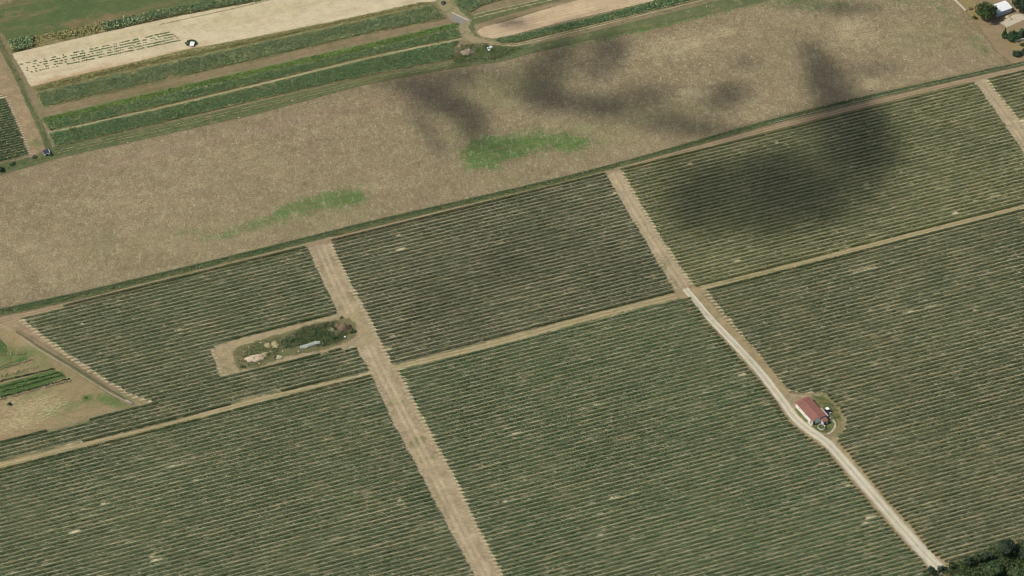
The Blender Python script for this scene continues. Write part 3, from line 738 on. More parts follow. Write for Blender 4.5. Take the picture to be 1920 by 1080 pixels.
plants('grass', ribbon_px([(-5, 75), (25, 130), (55, 195), (82, 255), (92, 285)], 1.6), 4, 0.25, 0.3, m_grass, 'grass in the ditch along the left farm lane', 'grass', ground=True)
plants('grass', [(1500, 752), (1524, 742), (1548, 744), (1566, 760), (1578, 776), (1580, 790), (1560, 786), (1540, 760)], 7, 0.22, 0.3, m_grass, 'green grass behind the red roofed barn', 'grass')
plants('grass', [(1524, 797), (1540, 790), (1554, 798), (1560, 806), (1550, 815), (1534, 810)], 12, 0.2, 0.35, m_grass, 'green grass patch in front of the barn gable', 'grass')

# ------------------------------------------------------------------ trees and shrubs
m_bark = plain_mat('bark', (0.09, 0.07, 0.05, 1), (0.05, 0.04, 0.03, 1), 3)
m_tree = leaf_mat('tree leaves', (S2(66, 84, 50), S2(78, 94, 56), S2(104, 116, 72)), vary=0.45, patch=0.3)
m_tree_g = leaf_mat('green tree leaves', (S2(76, 98, 62), S2(86, 104, 64), S2(106, 122, 78)), vary=0.4, patch=0.3)
m_tree_d = leaf_mat('dark tree leaves', (S2(58, 74, 58), S2(66, 82, 60), S2(82, 96, 70)), vary=0.4, patch=0.3)
m_conifer = leaf_mat('conifer needles', (S2(58, 84, 58), S2(66, 92, 60), S2(86, 106, 70)), vary=0.4, patch=0.4)
m_scrub = leaf_mat('dry scrub leaves', (SL(116, 112, 74), SL(132, 122, 82), SL(150, 138, 96)), vary=0.4, patch=0.4)

def tube(bm, p0, p1, r0, r1, seg=7):
    d = (p1 - p0); q = d.to_track_quat('Z', 'Y')
    rings = []
    for p, r in ((p0, r0), (p1, r1)):
        rings.append([bm.verts.new(p + q @ Vector((math.cos(2 * math.pi * k / seg) * r, math.sin(2 * math.pi * k / seg) * r, 0))) for k in range(seg)])
    for k in range(seg):
        bm.faces.new((rings[0][k], rings[0][(k + 1) % seg], rings[1][(k + 1) % seg], rings[1][k]))
    bm.faces.new(rings[0][::-1]); bm.faces.new(rings[1])

def crown_mesh(name, clusters, per, leaf, mat):
    cs, ns = [], []
    for (x, y, z, r) in clusters:
        n = int(per * r * r)
        d = RNG.normal(size=(n, 3)); d /= np.linalg.norm(d, axis=1, keepdims=True)
        rad = r * RNG.uniform(0.35, 1.05, n) ** 0.6
        c = np.array([x, y, z]) + d * rad[:, None] * np.array([1, 1, 0.8])
        nn = d + RNG.normal(size=(n, 3)) * 0.6; nn[:, 2] += 0.3
        m = c[:, 2] > 0.05
        cs.append(c[m]); ns.append(nn[m])
    c = np.vstack(cs); nn = np.vstack(ns); n = len(c)
    co, f = quads(c, RNG.uniform(0.6, 1.3, n) * leaf, nn)
    return mesh_from(name, co, f, mat, fattrs={'rnd': RNG.uniform(0, 1, n)})

def tree(px, py, h, R, label, mat, conical=False, k=16, leaf=0.45, name='tree', cat='tree', group=None, trunk_h=0.3, flat=1.0):
    g = at(px, py)
    o = link(name, None, loc=(g[0], g[1], 0)); tag(o, label, cat, group)
    bm = bmesh.new()
    tr = 0.035 * h
    top = Vector((0, 0, h * (0.9 if conical else 0.55)))
    tube(bm, Vector((0, 0, -0.1)), top, tr, tr * 0.4)
    cl = []
    rnd = random.Random(int(px * 7 + py))
    if conical:
        for i in range(k):
            t = i / (k - 1); z = 0.4 + (h - 0.5) * t; rr = R * (1 - t) + 0.15
            for q in range(3 if t < 0.8 else 1):
                a = rnd.uniform(0, 6.28); cl.append((math.cos(a) * rr * 0.5, math.sin(a) * rr * 0.5, z, max(0.3, rr * 0.6)))
    else:
        zc = h * (0.5 + trunk_h * 0.5); zr = (h - zc)
        for i in range(k):
            a = rnd.uniform(0, 6.28); t = rnd.uniform(-0.9, 0.95); rr = math.sqrt(1 - t * t) * R * rnd.uniform(0.45, 0.85)
            p = Vector((math.cos(a) * rr, math.sin(a) * rr, zc + t * zr * 0.75 * flat))
            s = R * rnd.uniform(0.26, 0.46)
            cl.append((p.x, p.y, max(p.z, s * 0.6), s))
            if i % 2 == 0: tube(bm, Vector((0, 0, h * rnd.uniform(0.2, 0.45))), p, tr * 0.4, tr * 0.12, 5)
        cl.append((0, 0, zc, R * 0.55))
    me = bpy.data.meshes.new('trunk'); bm.to_mesh(me); bm.free(); me.materials.append(m_bark)
    link('trunk', me, o)
    link('crown', crown_mesh('crown', cl, 90 / (leaf * leaf) * 0.12, leaf, mat), o)
    return o

def shrub(px, py, h, R, label, mat, name='shrub', cat='shrub', k=7, leaf=0.3, group=None, long=1.0, ang=0.0):
    g = at(px, py)
    rnd = random.Random(int(px * 3 + py * 5)); cl = []
    for i in range(k):
        a = rnd.uniform(0, 6.28); rr = R * rnd.uniform(0, 0.75)
        x, y = math.cos(a) * rr * long, math.sin(a) * rr
        ca, sa = math.cos(ang), math.sin(ang)
        s = min(h, R) * rnd.uniform(0.35, 0.6)
        cl.append((x * ca - y * sa, x * sa + y * ca, max(s * 0.5, h * rnd.uniform(0.25, 0.65)), s))
    me = crown_mesh('shrub', cl, 90 / (leaf * leaf) * 0.12, leaf, mat)
    return tag(link(name, me, loc=(g[0], g[1], 0)), label, cat, group)

# top right
tree(1848, 36, 7.0, 4.3, 'large leafy tree covering the left end of the white roofed shed', m_tree, k=26)
tree(1836, 26, 4.6, 2.6, 'smaller pale leafed tree on the left side of the large tree by the shed', m_scrub, k=14)
tree(1912, 22, 7.5, 3.6, 'dark round tree at the right end of the white roofed shed', m_tree_d, k=22)
tree(1938, 34, 6.0, 3.0, 'tree cut by the right frame edge beside the pale yard', m_tree_d, k=16)
tree(1883, 70, 4.8, 1.2, 'pointed conifer at the left end of the hedge below the yard', m_conifer, conical=True, name='conifer', k=12)
tree(1900, 72, 4.4, 1.3, 'second pointed conifer in the middle of the hedge below the yard', m_conifer, conical=True, name='conifer', k=12)
shrub(1901, 72, 2.6, 2.4, 'dense dark green hedge below the pale yard at the top right', m_conifer, name='hedge', cat='hedge', k=40, long=2.2, ang=ROW_A, leaf=0.35)
shrub(1916, 66, 2.8, 1.9, 'tall rounded bush joining the right end of the hedge', m_conifer, k=9, leaf=0.35)
shrub(1908, 104, 2.3, 1.9, 'dark green bush standing lowest in the brown yard earth', m_tree_d, k=10)
shrub(1922, 100, 2.0, 1.6, 'dark bush at the right frame edge beside the lowest bush', m_tree_d, k=8)
shrub(1917, 86, 1.5, 1.2, 'small grey green bush between hedge and lowest bush', m_tree, k=6)
shrub(1824, 33, 1.0, 1.0, 'low dry brown shrub left of the large tree', m_scrub, k=6)
shrub(1830, 36, 0.9, 0.8, 'low dark shrub at the foot of the large tree', m_tree, k=5)
shrub(1818, 18, 1.2, 1.1, 'dry shrub beside the end of the pale low wall', m_scrub, k=6)
# bottom right
tree(1886, 1040, 5.72, 3.44, 'large dark tree in the wood at the bottom right corner', m_tree_d, k=26)
tree(1862, 1078, 4.84, 3.44, 'bright green broad tree in front of the large dark tree', m_tree_g, k=26)
tree(1905, 1088, 4.40, 3.10, 'green tree cut by the lower frame edge in the right corner', m_tree_g, k=20)
tree(1926, 1052, 5.28, 3.10, 'dark tree cut by the right frame edge below the vine rows', m_tree_d, k=20)
tree(1850, 1052, 3.70, 2.24, 'dark tree between the large dark tree and the thin grey green one', m_tree_d, k=16)
tree(1783, 1066, 2.64, 1.46, 'low dark tree on the last vine row right of the road end', m_tree, k=10)
tree(1816, 1062, 4.22, 2.06, 'dark small tree nearest the last vine rows left of the wood', m_tree_d, k=16)
tree(1836, 1052, 3.34, 1.72, 'thin grey green tree between the dark small tree and the wood', m_tree, k=12)
tree(1800, 1092, 3.96, 2.41, 'tree at the lower frame edge right of the road end', m_tree, k=16)
tree(1746, 1076, 3.17, 1.55, 'small dark tree at the left side of the gravel road end', m_tree_d, k=12)
tree(1764, 1072, 2.82, 1.29, 'small round tree right at the end of the gravel road', m_tree_d, k=10)
tree(1832, 1090, 3.96, 2.24, 'olive green tree left of the bright green broad tree', m_tree, k=16)
shrub(1776, 1082, 1.4, 1.8, 'sparse dry shrub below the end of the gravel road', m_scrub, k=8)
shrub(1900, 1022, 2.0, 1.6, 'grey shrub at the edge of the last vine row', m_scrub, k=7)
plants('undergrowth', [(1768, 1062), (1830, 1045), (1870, 1015), (1985, 1015), (1985, 1130), (1740, 1130), (1735, 1085)], 10, 0.9, 0.5, m_tree, 'dark weeds and undergrowth beneath the trees at bottom right', 'undergrowth')
# left
shrub(18, 759, 1.6, 0.9, 'small dark round bush alone in the dry garden', m_tree_d, k=7, leaf=0.22)
shrub(161, 747, 0.8, 1.0, 'low pale green shrub alone in the bare garden corner', m_green and m_grass_l, k=5, leaf=0.22)
shrub(2, 321, 1.8, 1.6, 'dark bush at the left edge on the stubble border', m_tree_d, k=9)
shrub(24, 308, 1.0, 1.4, 'low green bush in the verge left of the navy roofed hut', m_tree_g, k=7)
shrub(66, 296, 0.9, 1.2, 'low green weeds bush left of the navy roofed hut', m_tree_g, k=6)
shrub(97, 291, 0.8, 0.8, 'small green bush right below the navy roofed hut', m_tree_g, k=5)
shrub(913, 88, 1.0, 1.2, 'green bush between the brush mound and the white bags', m_tree_g, k=6)

# ------------------------------------------------------------------ weedy patch
WEED = [(470, 655), (535, 632), (572, 612), (612, 605), (655, 600), (668, 614), (664, 630), (632, 645), (605, 653), (548, 654), (525, 668), (480, 690), (450, 690), (440, 665)]
m_bramble = leaf_mat('bramble leaves', (S2(74, 100, 64), S2(90, 108, 70), S2(114, 124, 82)), warm=S2(136, 118, 84), wamt=0.5, vary=0.45, patch=0.25)
plants('weeds', [(528, 636), (572, 612), (612, 605), (632, 602), (633, 622), (655, 622), (650, 634), (632, 645), (606, 651), (560, 650), (528, 656)], 15, 0.55, 0.36, m_bramble, 'dense dark green bramble thicket in the fenced off weedy patch', 'weeds', tseed=12)
plants('weeds', [(438, 662), (470, 648), (500, 638), (530, 632), (530, 664), (500, 676), (462, 690), (445, 684)], 6, 0.4, 0.35, m_tree_g, 'sparse green weeds between the sand heap and the thicket', 'weeds', thin=0.25, tseed=14)
for x, y, r, h, l in ((545, 640, 1.3, 1.3, 'rounded bush at the left end of the bramble thicket'), (588, 628, 1.5, 1.3, 'bush in the middle of the bramble thicket above the pale tarp'), (625, 636, 1.5, 1.4, 'bush of the thicket right of the tarp end'),
                      (661, 622, 1.3, 1.2, 'dark bush at the right tip of the thicket beside the lane'), (455, 688, 0.9, 0.8, 'small bright green bush at the lower left of the sand heap'), (516, 670, 0.9, 0.8, 'small bush between sand heap and tarp'),
                      (640, 596, 0.9, 0.7, 'low dry bush at the top of the thicket beside the wide lane')):
    shrub(x, y, h, r, l, m_tree_g if 'bright' in l else m_bramble, k=8)

def mound(px, py, rx, ry, h, ang, mat, name, label, cat, seed=1, rough=0.35, cell=0.22, group=None):
    g = at(px, py); n = int(2.6 * max(rx, ry) / cell)
    t = np.linspace(-1.3, 1.3, n); X, Y = np.meshgrid(t * rx, t * ry)
    r = np.hypot(X / rx, Y / ry) + (fbm(X / rx * 2 + seed, Y / ry * 2, seed) - 0.5) * 0.7
    zz = h * np.clip(1 - r * r, 0, None) ** 0.8 * (1 + rough * (fbm(X * 1.3 + 9, Y * 1.3, seed + 3) - 0.5) * 2.2) - 0.02
    ca, sa = math.cos(ang), math.sin(ang)
    co = np.column_stack([(X * ca - Y * sa).ravel(), (X * sa + Y * ca).ravel(), zz.ravel()])
    idx = np.arange(n * n).reshape(n, n)
    f = np.stack([idx[:-1, :-1], idx[:-1, 1:], idx[1:, 1:], idx[1:, :-1]], -1).reshape(-1, 4)
    f = f[zz.ravel()[f].max(1) > 0]
    used, inv = np.unique(f, return_inverse=True)
    me = mesh_from(name, co[used], inv.reshape(-1, 4), mat, smooth=False)
    return tag(link(name, me, loc=(g[0], g[1], Z[0] + 0.01)), label, cat, group)

m_sandheap = plain_mat('pale sand heap', S(212, 190, 160), S(190, 162, 130), 1.2, grain=0.15)
m_rust = plain_mat('rusty brush', S(128, 104, 82), S(104, 92, 68), 1.5, grain=0.3)
m_pinkbrush = plain_mat('pinkish dry brush', S(166, 146, 122), S(132, 118, 90), 2.5, grain=0.35)
m_yellowsoil = plain_mat('yellow spoil', S(180, 164, 122), S(142, 132, 90), 1.2, grain=0.2)
m_palesoil = plain_mat('pale spoil', S(200, 184, 150), S(176, 160, 126), 1.2, grain=0.2)
mound(478, 672, 3.4, 1.7, 1.0, ROW_A * 0.6, m_sandheap, 'sand_heap', 'big pale pinkish sand heap at the left end of the weedy patch', 'heap', 2)
mound(496, 665, 1.8, 1.1, 0.6, 0.5, m_yellowsoil, 'spoil_heap', 'yellowish spoil heap touching the upper right of the sand heap', 'heap', 4)
mound(502, 648, 1.3, 1.2, 0.6, 0.2, m_yellowsoil, 'spoil_heap', 'yellowish spoil heap at the top edge left of the thicket', 'heap', 5)
mound(516, 646, 1.2, 1.9, 0.6, 0.5, m_yellowsoil, 'spoil_heap', 'ragged yellow spoil heap against the left end of the thicket', 'heap', 6)
mound(522, 670, 1.2, 1.0, 0.4, 0.2, m_palesoil, 'spoil_heap', 'small greyish spoil heap right of the sand heap', 'heap', 7)
mound(646, 615, 2.9, 2.0, 1.6, 0.2, m_rust, 'brush_heap', 'rounded rust brown brush heap at the right end of the weedy patch', 'heap', 8)
mound(634, 612, 1.4, 1.3, 0.9, 0.2, m_rust, 'brush_heap', 'smaller brown brush heap on the left side of the rust brown heap', 'heap', 12)
mound(621, 619, 1.0, 1.4, 0.35, 0.5, m_palesoil, 'spoil_heap', 'pale bare soil heap left of the rust brown brush heap', 'heap', 9)
mound(550, 631, 1.3, 0.9, 0.7, 0.2, m_rust, 'brush_heap', 'dull brown brush heap at the left part of the thicket', 'heap', 10)
mound(876, 99, 3.0, 1.7, 1.1, ROW_A, m_pinkbrush, 'brush_heap', 'pinkish dry brush mound on grass beside the track junction', 'heap', 11, rough=0.6)
m_tarp = plain_mat('weathered white plastic sheet', S(184, 188, 172), S(138, 146, 130), 0.8, rough=0.5, grain=0.15)
def tarp(px, py, L, w, ang):
    g = at(px, py); n = 40; k = 9
    s = np.linspace(-L / 2, L / 2, n); t = np.linspace(-1, 1, k)
    Sg, Tg = np.meshgrid(s, t, indexing='ij')
    ww = w * (0.55 + 0.45 * np.cos(Sg / L * 2.6)) * (0.85 + 0.3 * vnoise(Sg * 1.3, Tg * 0, 4))
    y = Tg * ww / 2 + 0.25 * np.sin(Sg * 0.7)
    z = 0.75 * (1 - Tg ** 2) * (0.5 + 0.5 * vnoise(Sg * 1.5, Tg * 1.5, 6)) + 0.12
    ca, sa = math.cos(ang), math.sin(ang)
    co = np.column_stack([(Sg * ca - y * sa).ravel(), (Sg * sa + y * ca).ravel(), z.ravel()])
    idx = np.arange(n * k).reshape(n, k)
    f = np.stack([idx[:-1, :-1], idx[1:, :-1], idx[1:, 1:], idx[:-1, 1:]], -1).reshape(-1, 4)
    me = mesh_from('plastic_sheet', co, f, m_tarp)
    return tag(link('plastic_sheet', me, loc=(g[0], g[1], 0.25)), 'long crumpled white plastic sheet lying at the foot of the thicket', 'plastic sheet')
tarp(581, 648, 8.0, 2.1, ROW_A * 0.9)
m_white = plain_mat('white paint', (0.78, 0.78, 0.76, 1), (0.68, 0.68, 0.66, 1), 2, rough=0.5, grain=0.05)
m_stone = plain_mat('pale stone', S(220, 208, 180), S(190, 176, 150), 3, grain=0.15)
def lump(name, px, py, r, mat, label, cat, group=None, flat=0.7, z0=None):
    g = at(px, py); bm = bmesh.new()
    bmesh.ops.create_icosphere(bm, subdivisions=2, radius=r)
    rnd = random.Random(int(px * 11 + py))
    for v in bm.verts:
        v.co *= 0.8 + 0.4 * rnd.random(); v.co.z = v.co.z * flat + r * flat * 0.6
    me = bpy.data.meshes.new(name); bm.to_mesh(me); bm.free(); me.materials.append(mat)
    return tag(link(name, me, loc=(g[0], g[1], Z[0] if z0 is None else z0)), label, cat, group)
lump('plastic_drum', 647, 633, 0.45, m_white, 'small white plastic drum lying at the lower edge of the thicket', 'drum')
lump('rubbish_bag', 917, 95, 0.55, m_white, 'white rubbish bag lower left of the three by the brush mound', 'bag', 'white bags by the brush mound')
lump('rubbish_bag', 920, 90.5, 0.7, m_white, 'largest white rubbish bag by the brush mound, right one', 'bag', 'white bags by the brush mound')
lump('rubbish_bag', 914.5, 91, 0.4, m_white, 'smallest white rubbish bag by the brush mound, left one', 'bag', 'white bags by the brush mound')
for px, py in ((457, 661), (466, 652), (489, 644), (508, 660), (512, 653), (530, 660), (535, 671), (486, 683), (590, 622), (560, 660), (625, 640)):
    lump('rubble_lump', px, py, random.uniform(0.25, 0.5), m_palesoil, 'small pale debris lump among the weeds of the scrub patch', 'debris', 'pale debris in the weedy patch')
for px, py in ((548, 190), (574, 194), (448, 222), (1325, 13), (1647, 50), (1733, 44), (1688, 144), (1632, 169), (1588, 189), (1697, 113), (240, 268), (1460, 215)):
    lump('stone', px, py, 0.3, m_stone, 'small pale stone lying on the brown stubble field', 'stone', 'pale stones on the stubble')
mound(831, 6, 0.9, 1.0, 0.9, 0, plain_mat('dark compost', (0.05, 0.045, 0.05, 1), (0.08, 0.07, 0.07, 1), 2), 'compost_heap', 'dark grey heap on the track at the top of the photo', 'heap', 13)

# ------------------------------------------------------------------ vegetables in rows
def veg_mesh(r, h, mat, seed):
    st = np.random.default_rng(seed); n = 26
    c = st.normal(size=(n, 3)) * np.array([r * 0.5, r * 0.5, h * 0.25]); c[:, 2] = np.abs(c[:, 2]) + h * 0.35
    nn = st.normal(size=(n, 3)); nn[:, 2] += 0.6
    co, f = quads(c, np.full(n, r * 0.75), nn)
    return mesh_from('plant', co, f, mat, fattrs={'rnd': st.uniform(0, 1, n)})
m_veg = leaf_mat('vegetable leaves', (SM(88, 112, 72), SM(98, 118, 74), SM(120, 132, 86)), vary=0.3)
vegs = [veg_mesh(0.3, 0.22, m_veg, i) for i in range(4)]
def veg_row(p0, p1, n, name, label, group, meshes, thin=lambda t: 1.0, jit=0.07):
    a, b = at(*p0), at(*p1)
    for i in range(n):
        t = (i + 0.5) / n
        if random.random() > thin(t): continue
        q = a + (b - a) * t + RNG.normal(0, jit, 2)
        o = link(name, random.choice(meshes), loc=(q[0], q[1], Z[0]))
        o.rotation_euler.z = ROW_A + random.uniform(-0.1, 0.1); s = random.uniform(0.75, 1.15); o.scale = (s * random.uniform(0.8, 1.7), s * 0.85, s)
        tag(o, label, 'vegetable plant', group)
VL = 'low leafy vegetable plant in the dashed rows on the sandy strip'
for i in range(5):
    veg_row((37 + i * 4, 121 + i * 3.9), (322 + i * 4, 60 + i * 3.9), 72, 'vegetable_plant', VL, 'vegetable plants on the sandy strip', vegs,
            thin=lambda t, i=i: 0.45 + 0.5 * t if i else 0.25 + 0.55 * t)
# garden plots at the left edge
m_plot = ground_mat('green garden bed', S(82, 108, 62), S(96, 116, 68), S(116, 120, 74), mid=0.5, grain=0.25, edge=0.25, eamp=0.4)
for q in ([(-40, 732), (0, 722), (98, 695), (118, 699), (124, 708), (70, 727), (0, 747), (-40, 758)], [(-40, 700), (0, 688), (48, 668), (52, 675), (0, 694), (-40, 706)], [(-40, 650), (0, 636), (12, 648), (14, 660), (0, 664), (-40, 672)]):
    sheet('garden_plot', q, m_plot, nz(), cell=0.5)
plants('garden_crop', [(-40, 732), (0, 722), (98, 695), (118, 699), (122, 708), (70, 727), (0, 747), (-40, 758)], 9, 0.25, 0.3, m_grass_l, 'bright green leafy plot in the garden at the left edge', 'crop')
plants('garden_crop', [(-40, 700), (0, 688), (48, 668), (52, 675), (0, 694), (-40, 706)], 6, 0.25, 0.3, m_grass_l, 'narrow green plot above the bright green plot', 'crop')
plants('garden_crop', [(-40, 650), (0, 636), (12, 648), (14, 660), (0, 664), (-40, 672)], 6, 0.25, 0.3, m_grass_l, 'green plot cut by the left frame edge beside the channel', 'crop')
plants('garden_crop', [(0, 715), (60, 697), (85, 688), (80, 684), (40, 694), (0, 704)], 4, 0.3, 0.35, m_grass_l, 'thin green strip between two garden plots', 'crop', thin=0.3)
vd = [veg_mesh(0.36, 0.4, m_tree_d, 20 + i) for i in range(3)]
vw = [veg_mesh(0.5, 0.14, leaf_mat('pale straw leaves', (S(196, 182, 146), S(186, 172, 132))), 30 + i) for i in range(3)]
for (a, b, n) in (((0, 716), (103, 692), 20), ((0, 728), (112, 699), 20), ((0, 737), (118, 704), 20), ((0, 746), (132, 711), 22)):
    veg_row(a, b, n, 'garden_plant', 'dark leafy plant in the rows of the bright green garden plot', 'dark plants in the garden plot', vd, jit=0.08)
for (a, b, n) in (((0, 750), (132, 714), 30), ((0, 692), (62, 674), 16), ((0, 666), (50, 664), 8), ((10, 704), (70, 690), 10)):
    veg_row(a, b, n, 'straw_tuft', 'pale straw tuft edging the garden plots', 'straw tufts in the garden', vw, jit=0.15, thin=lambda t: 0.8)

# ------------------------------------------------------------------ built things
def box(bm, x0, x1, y0, y1, z0, z1):
    v = [bm.verts.new((x, y, z)) for z in (z0, z1) for y in (y0, y1) for x in (x0, x1)]
    for q in ((0, 2, 3, 1), (4, 5, 7, 6), (0, 1, 5, 4), (2, 6, 7, 3), (0, 4, 6, 2), (1, 3, 7, 5)):
        bm.faces.new([v[i] for i in q])
def prism(bm, prof, y0, y1):
    """profile in x,z swept along y"""
    a = [bm.verts.new((x, y0, z)) for x, z in prof]; b = [bm.verts.new((x, y1, z)) for x, z in prof]
    n = len(prof)
    for i in range(n): bm.faces.new((a[i], a[(i + 1) % n], b[(i + 1) % n], b[i]))
    bm.faces.new(a[::-1]); bm.faces.new(b)
def part(name, build, mat, parent=None, loc=None, bevel=0.0):
    bm = bmesh.new(); build(bm)
    bmesh.ops.recalc_face_normals(bm, faces=bm.faces)
    if bevel: bmesh.ops.bevel(bm, geom=list(bm.edges), offset=bevel, segments=1, affect='EDGES')
    me = bpy.data.meshes.new(name); bm.to_mesh(me); bm.free(); me.materials.append(mat)
    return link(name, me, parent, loc)
def thing(name, label, cat, px, py, rz=0, group=None, z=None):
    g = at(px, py); o = link(name, None, loc=(g[0], g[1], Z[0] if z is None else z)); o.rotation_euler.z = rz
    return tag(o, label, cat, group)

m_roof = plain_mat('red brown roof sheets', S(154, 104, 90), S(132, 90, 76), 0.5, rough=0.7, grain=0.08, streak=(0.5, 4, 0.4))
m_wall = plain_mat('white lime wall', (0.74, 0.72, 0.66, 1), (0.6, 0.57, 0.5, 1), 0.8, rough=0.9, lo=0.5, hi=0.75)
m_dark = plain_mat('dark opening', (0.02, 0.02, 0.022, 1), None, 2)
m_conc = plain_mat('pale concrete', S(206, 198, 178), S(184, 174, 152), 0.8, grain=0.12)
m_wood = plain_mat('weathered wood', S(150, 136, 112), S(120, 106, 86), 2, grain=0.2)
m_glass = plain_mat('window glass', (0.03, 0.04, 0.05, 1), None, 2, rough=0.15, spec=0.5)

# barn: local y runs along the ridge away from the near gable, local x away from the road
ax = np.array([0.505, -0.863])
BARN_RZ = math.atan2(-ax[1], -ax[0]) - math.pi / 2
barn = thing('barn', 'long white walled barn with red brown roof beside the gravel road', 'barn', 1523.0, 798.5, BARN_RZ)
BW, BL, EAVE, RISE = 5.7, 11.0, 2.3, 0.5
wal = part('wall', lambda bm: prism(bm, [(0, 0), (BW, 0), (BW, EAVE), (BW / 2, EAVE + RISE), (0, EAVE)], 0, BL), m_wall, barn)
def roof_b(bm):
    o = 0.2; th = 0.1; sl = RISE / (BW / 2)
    prism(bm, [(-o, EAVE - o * sl + 0.01), (BW / 2, EAVE + RISE + 0.01), (BW + o, EAVE - o * sl + 0.01), (BW + o, EAVE - o * sl + th), (BW / 2, EAVE + RISE + th), (-o, EAVE - o * sl + th)], -0.15, BL + 0.25)
rf = part('roof', roof_b, m_roof, barn)
part('ridge_cap', lambda bm: prism(bm, [(BW / 2 - 0.18, EAVE + RISE + 0.075), (BW / 2, EAVE + RISE + 0.15), (BW / 2 + 0.18, EAVE + RISE + 0.075)], -0.17, BL + 0.27), m_roof, rf)
d = part('door', lambda bm: box(bm, -0.03, 0.04, 0.6, 1.25, 0.05, 1.75), m_dark, barn)
part('handle', lambda bm: box(bm, -0.07, -0.032, 1.1, 1.18, 0.85, 1.0), m_conc, d)
d = part('door', lambda bm: box(bm, 0.4, 1.1, -0.03, 0.04, 0.05, 1.8), m_dark, barn)
part('handle', lambda bm: box(bm, 0.95, 1.03, -0.07, -0.032, 0.85, 1.0), m_conc, d)
for yy in (4.6, 8.2):
    w = part('window', lambda bm: box(bm, -0.025, 0.04, yy, yy + 0.5, 1.3, 1.7), m_glass, barn)
    part('frame', lambda bm: [box(bm, -0.05, 0.03, yy - 0.06, yy + 0.56, a, a + 0.06) for a in (1.24, 1.7)], m_conc, w)
# small annex on the far half of the gable, its own red roof
lt = part('annex', lambda bm: box(bm, 3.5, 5.3, -1.9, -0.02, 0, 1.6), m_wall, barn)
def lean_roof(bm):
    v = [(3.25, -2.15, 1.62), (5.5, -2.15, 1.62), (5.5, -0.03, 1.95), (3.25, -0.03, 1.95)]
    a = [bm.verts.new(p) for p in v]; b = [bm.verts.new((x, y, z + 0.1)) for x, y, z in v]
    bm.faces.new(a[::-1]); bm.faces.new(b)
    for i in range(4): bm.faces.new((a[i], a[(i + 1) % 4], b[(i + 1) % 4], b[i]))
part('annex_roof', lean_roof, m_roof, lt)
part('door', lambda bm: box(bm, 3.9, 4.6, -1.93, -1.88, 0.02, 1.5), m_dark, lt)
def barn_pt(x, y):
    c, s = math.cos(BARN_RZ), math.sin(BARN_RZ)
    return barn.location.x + x * c - y * s, barn.location.y + x * s + y * c
def near_barn(name, label, cat, x, y, rz=0.0, z=None):
    q = barn_pt(x, y); o = link(name, None, loc=(q[0], q[1], Z[0] if z is None else z)); o.rotation_euler.z = BARN_RZ + rz
    return tag(o, label, cat)
o = near_barn('low_wall', 'pale concrete low wall along the far side of the barn', 'wall', BW + 0.9, 0.4)
part('wall', lambda bm: box(bm, 0, 0.6, 0, 4.6, 0, 1.1), m_conc, o, bevel=0.03)
part('coping', lambda bm: box(bm, -0.05, 0.65, -0.05, 4.65, 1.102, 1.18), m_conc, o)
o = near_barn('step', 'pale concrete step below the road side door of the barn', 'step', -0.75, 0.0)
part('slab', lambda bm: box(bm, 0, 0.7, 0, 2.4, 0, 0.15), m_conc, o, bevel=0.02)
part('riser', lambda bm: box(bm, 0.25, 0.7, 0.4, 1.7, 0.152, 0.28), m_conc, o)
# small tractor with a white canopy
m_navy = plain_mat('dark blue paint', (0.03, 0.04, 0.075, 1), (0.02, 0.025, 0.045, 1), 2, rough=0.4)
m_tyre = plain_mat('tyre rubber', (0.02, 0.02, 0.02, 1), None, 3)
m_navyroof = plain_mat('navy roof sheet', S(66, 66, 84), S(56, 56, 74), 1.0, rough=0.6)
tr = thing('tractor', 'small dark blue tractor with a white canopy parked behind the barn', 'tractor', 1552, 775, BARN_RZ + math.pi)
part('hood', lambda bm: box(bm, -0.35, 0.35, 0.1, 1.3, 0.55, 1.1), m_navy, tr, bevel=0.08)
part('body', lambda bm: box(bm, -0.45, 0.45, -1.0, 0.1, 0.5, 0.85), m_navy, tr, bevel=0.05)
part('seat', lambda bm: (box(bm, -0.25, 0.25, -0.75, -0.3, 0.86, 1.05), box(bm, -0.25, 0.25, -0.85, -0.76, 0.95, 1.4)), m_dark, tr)
part('canopy', lambda bm: box(bm, -0.62, 0.62, -1.1, 0.25, 1.9, 1.98), m_white, tr, bevel=0.03)
for sx in (-0.5, 0.5):
    for sy in (-0.95, 0.1):
        part('post', lambda bm: box(bm, sx - 0.03, sx + 0.03, sy - 0.03, sy + 0.03, 0.8, 1.9), m_dark, tr)
def wheel(bm, x, y, r, w):
    M = Matrix.Translation((x, y, r)) @ Matrix.Rotation(math.pi / 2, 4, 'Y')
    bmesh.ops.create_cone(bm, cap_ends=True, segments=18, radius1=r, radius2=r, depth=w, matrix=M)
for x, y, r, w in ((-0.65, -0.65, 0.55, 0.3), (0.65, -0.65, 0.55, 0.3), (-0.5, 1.0, 0.35, 0.2), (0.5, 1.0, 0.35, 0.2)):
    wh = part('wheel', lambda bm: wheel(bm, x, y, r, w), m_tyre, tr)
    part('rim', lambda bm: wheel(bm, x, y, r, w + 0.04) if False else bmesh.ops.create_cone(bm, cap_ends=True, segments=14, radius1=r * 0.5, radius2=r * 0.5, depth=w + 0.05, matrix=Matrix.Translation((x, y, r)) @ Matrix.Rotation(math.pi / 2, 4, 'Y')), m_conc, wh)
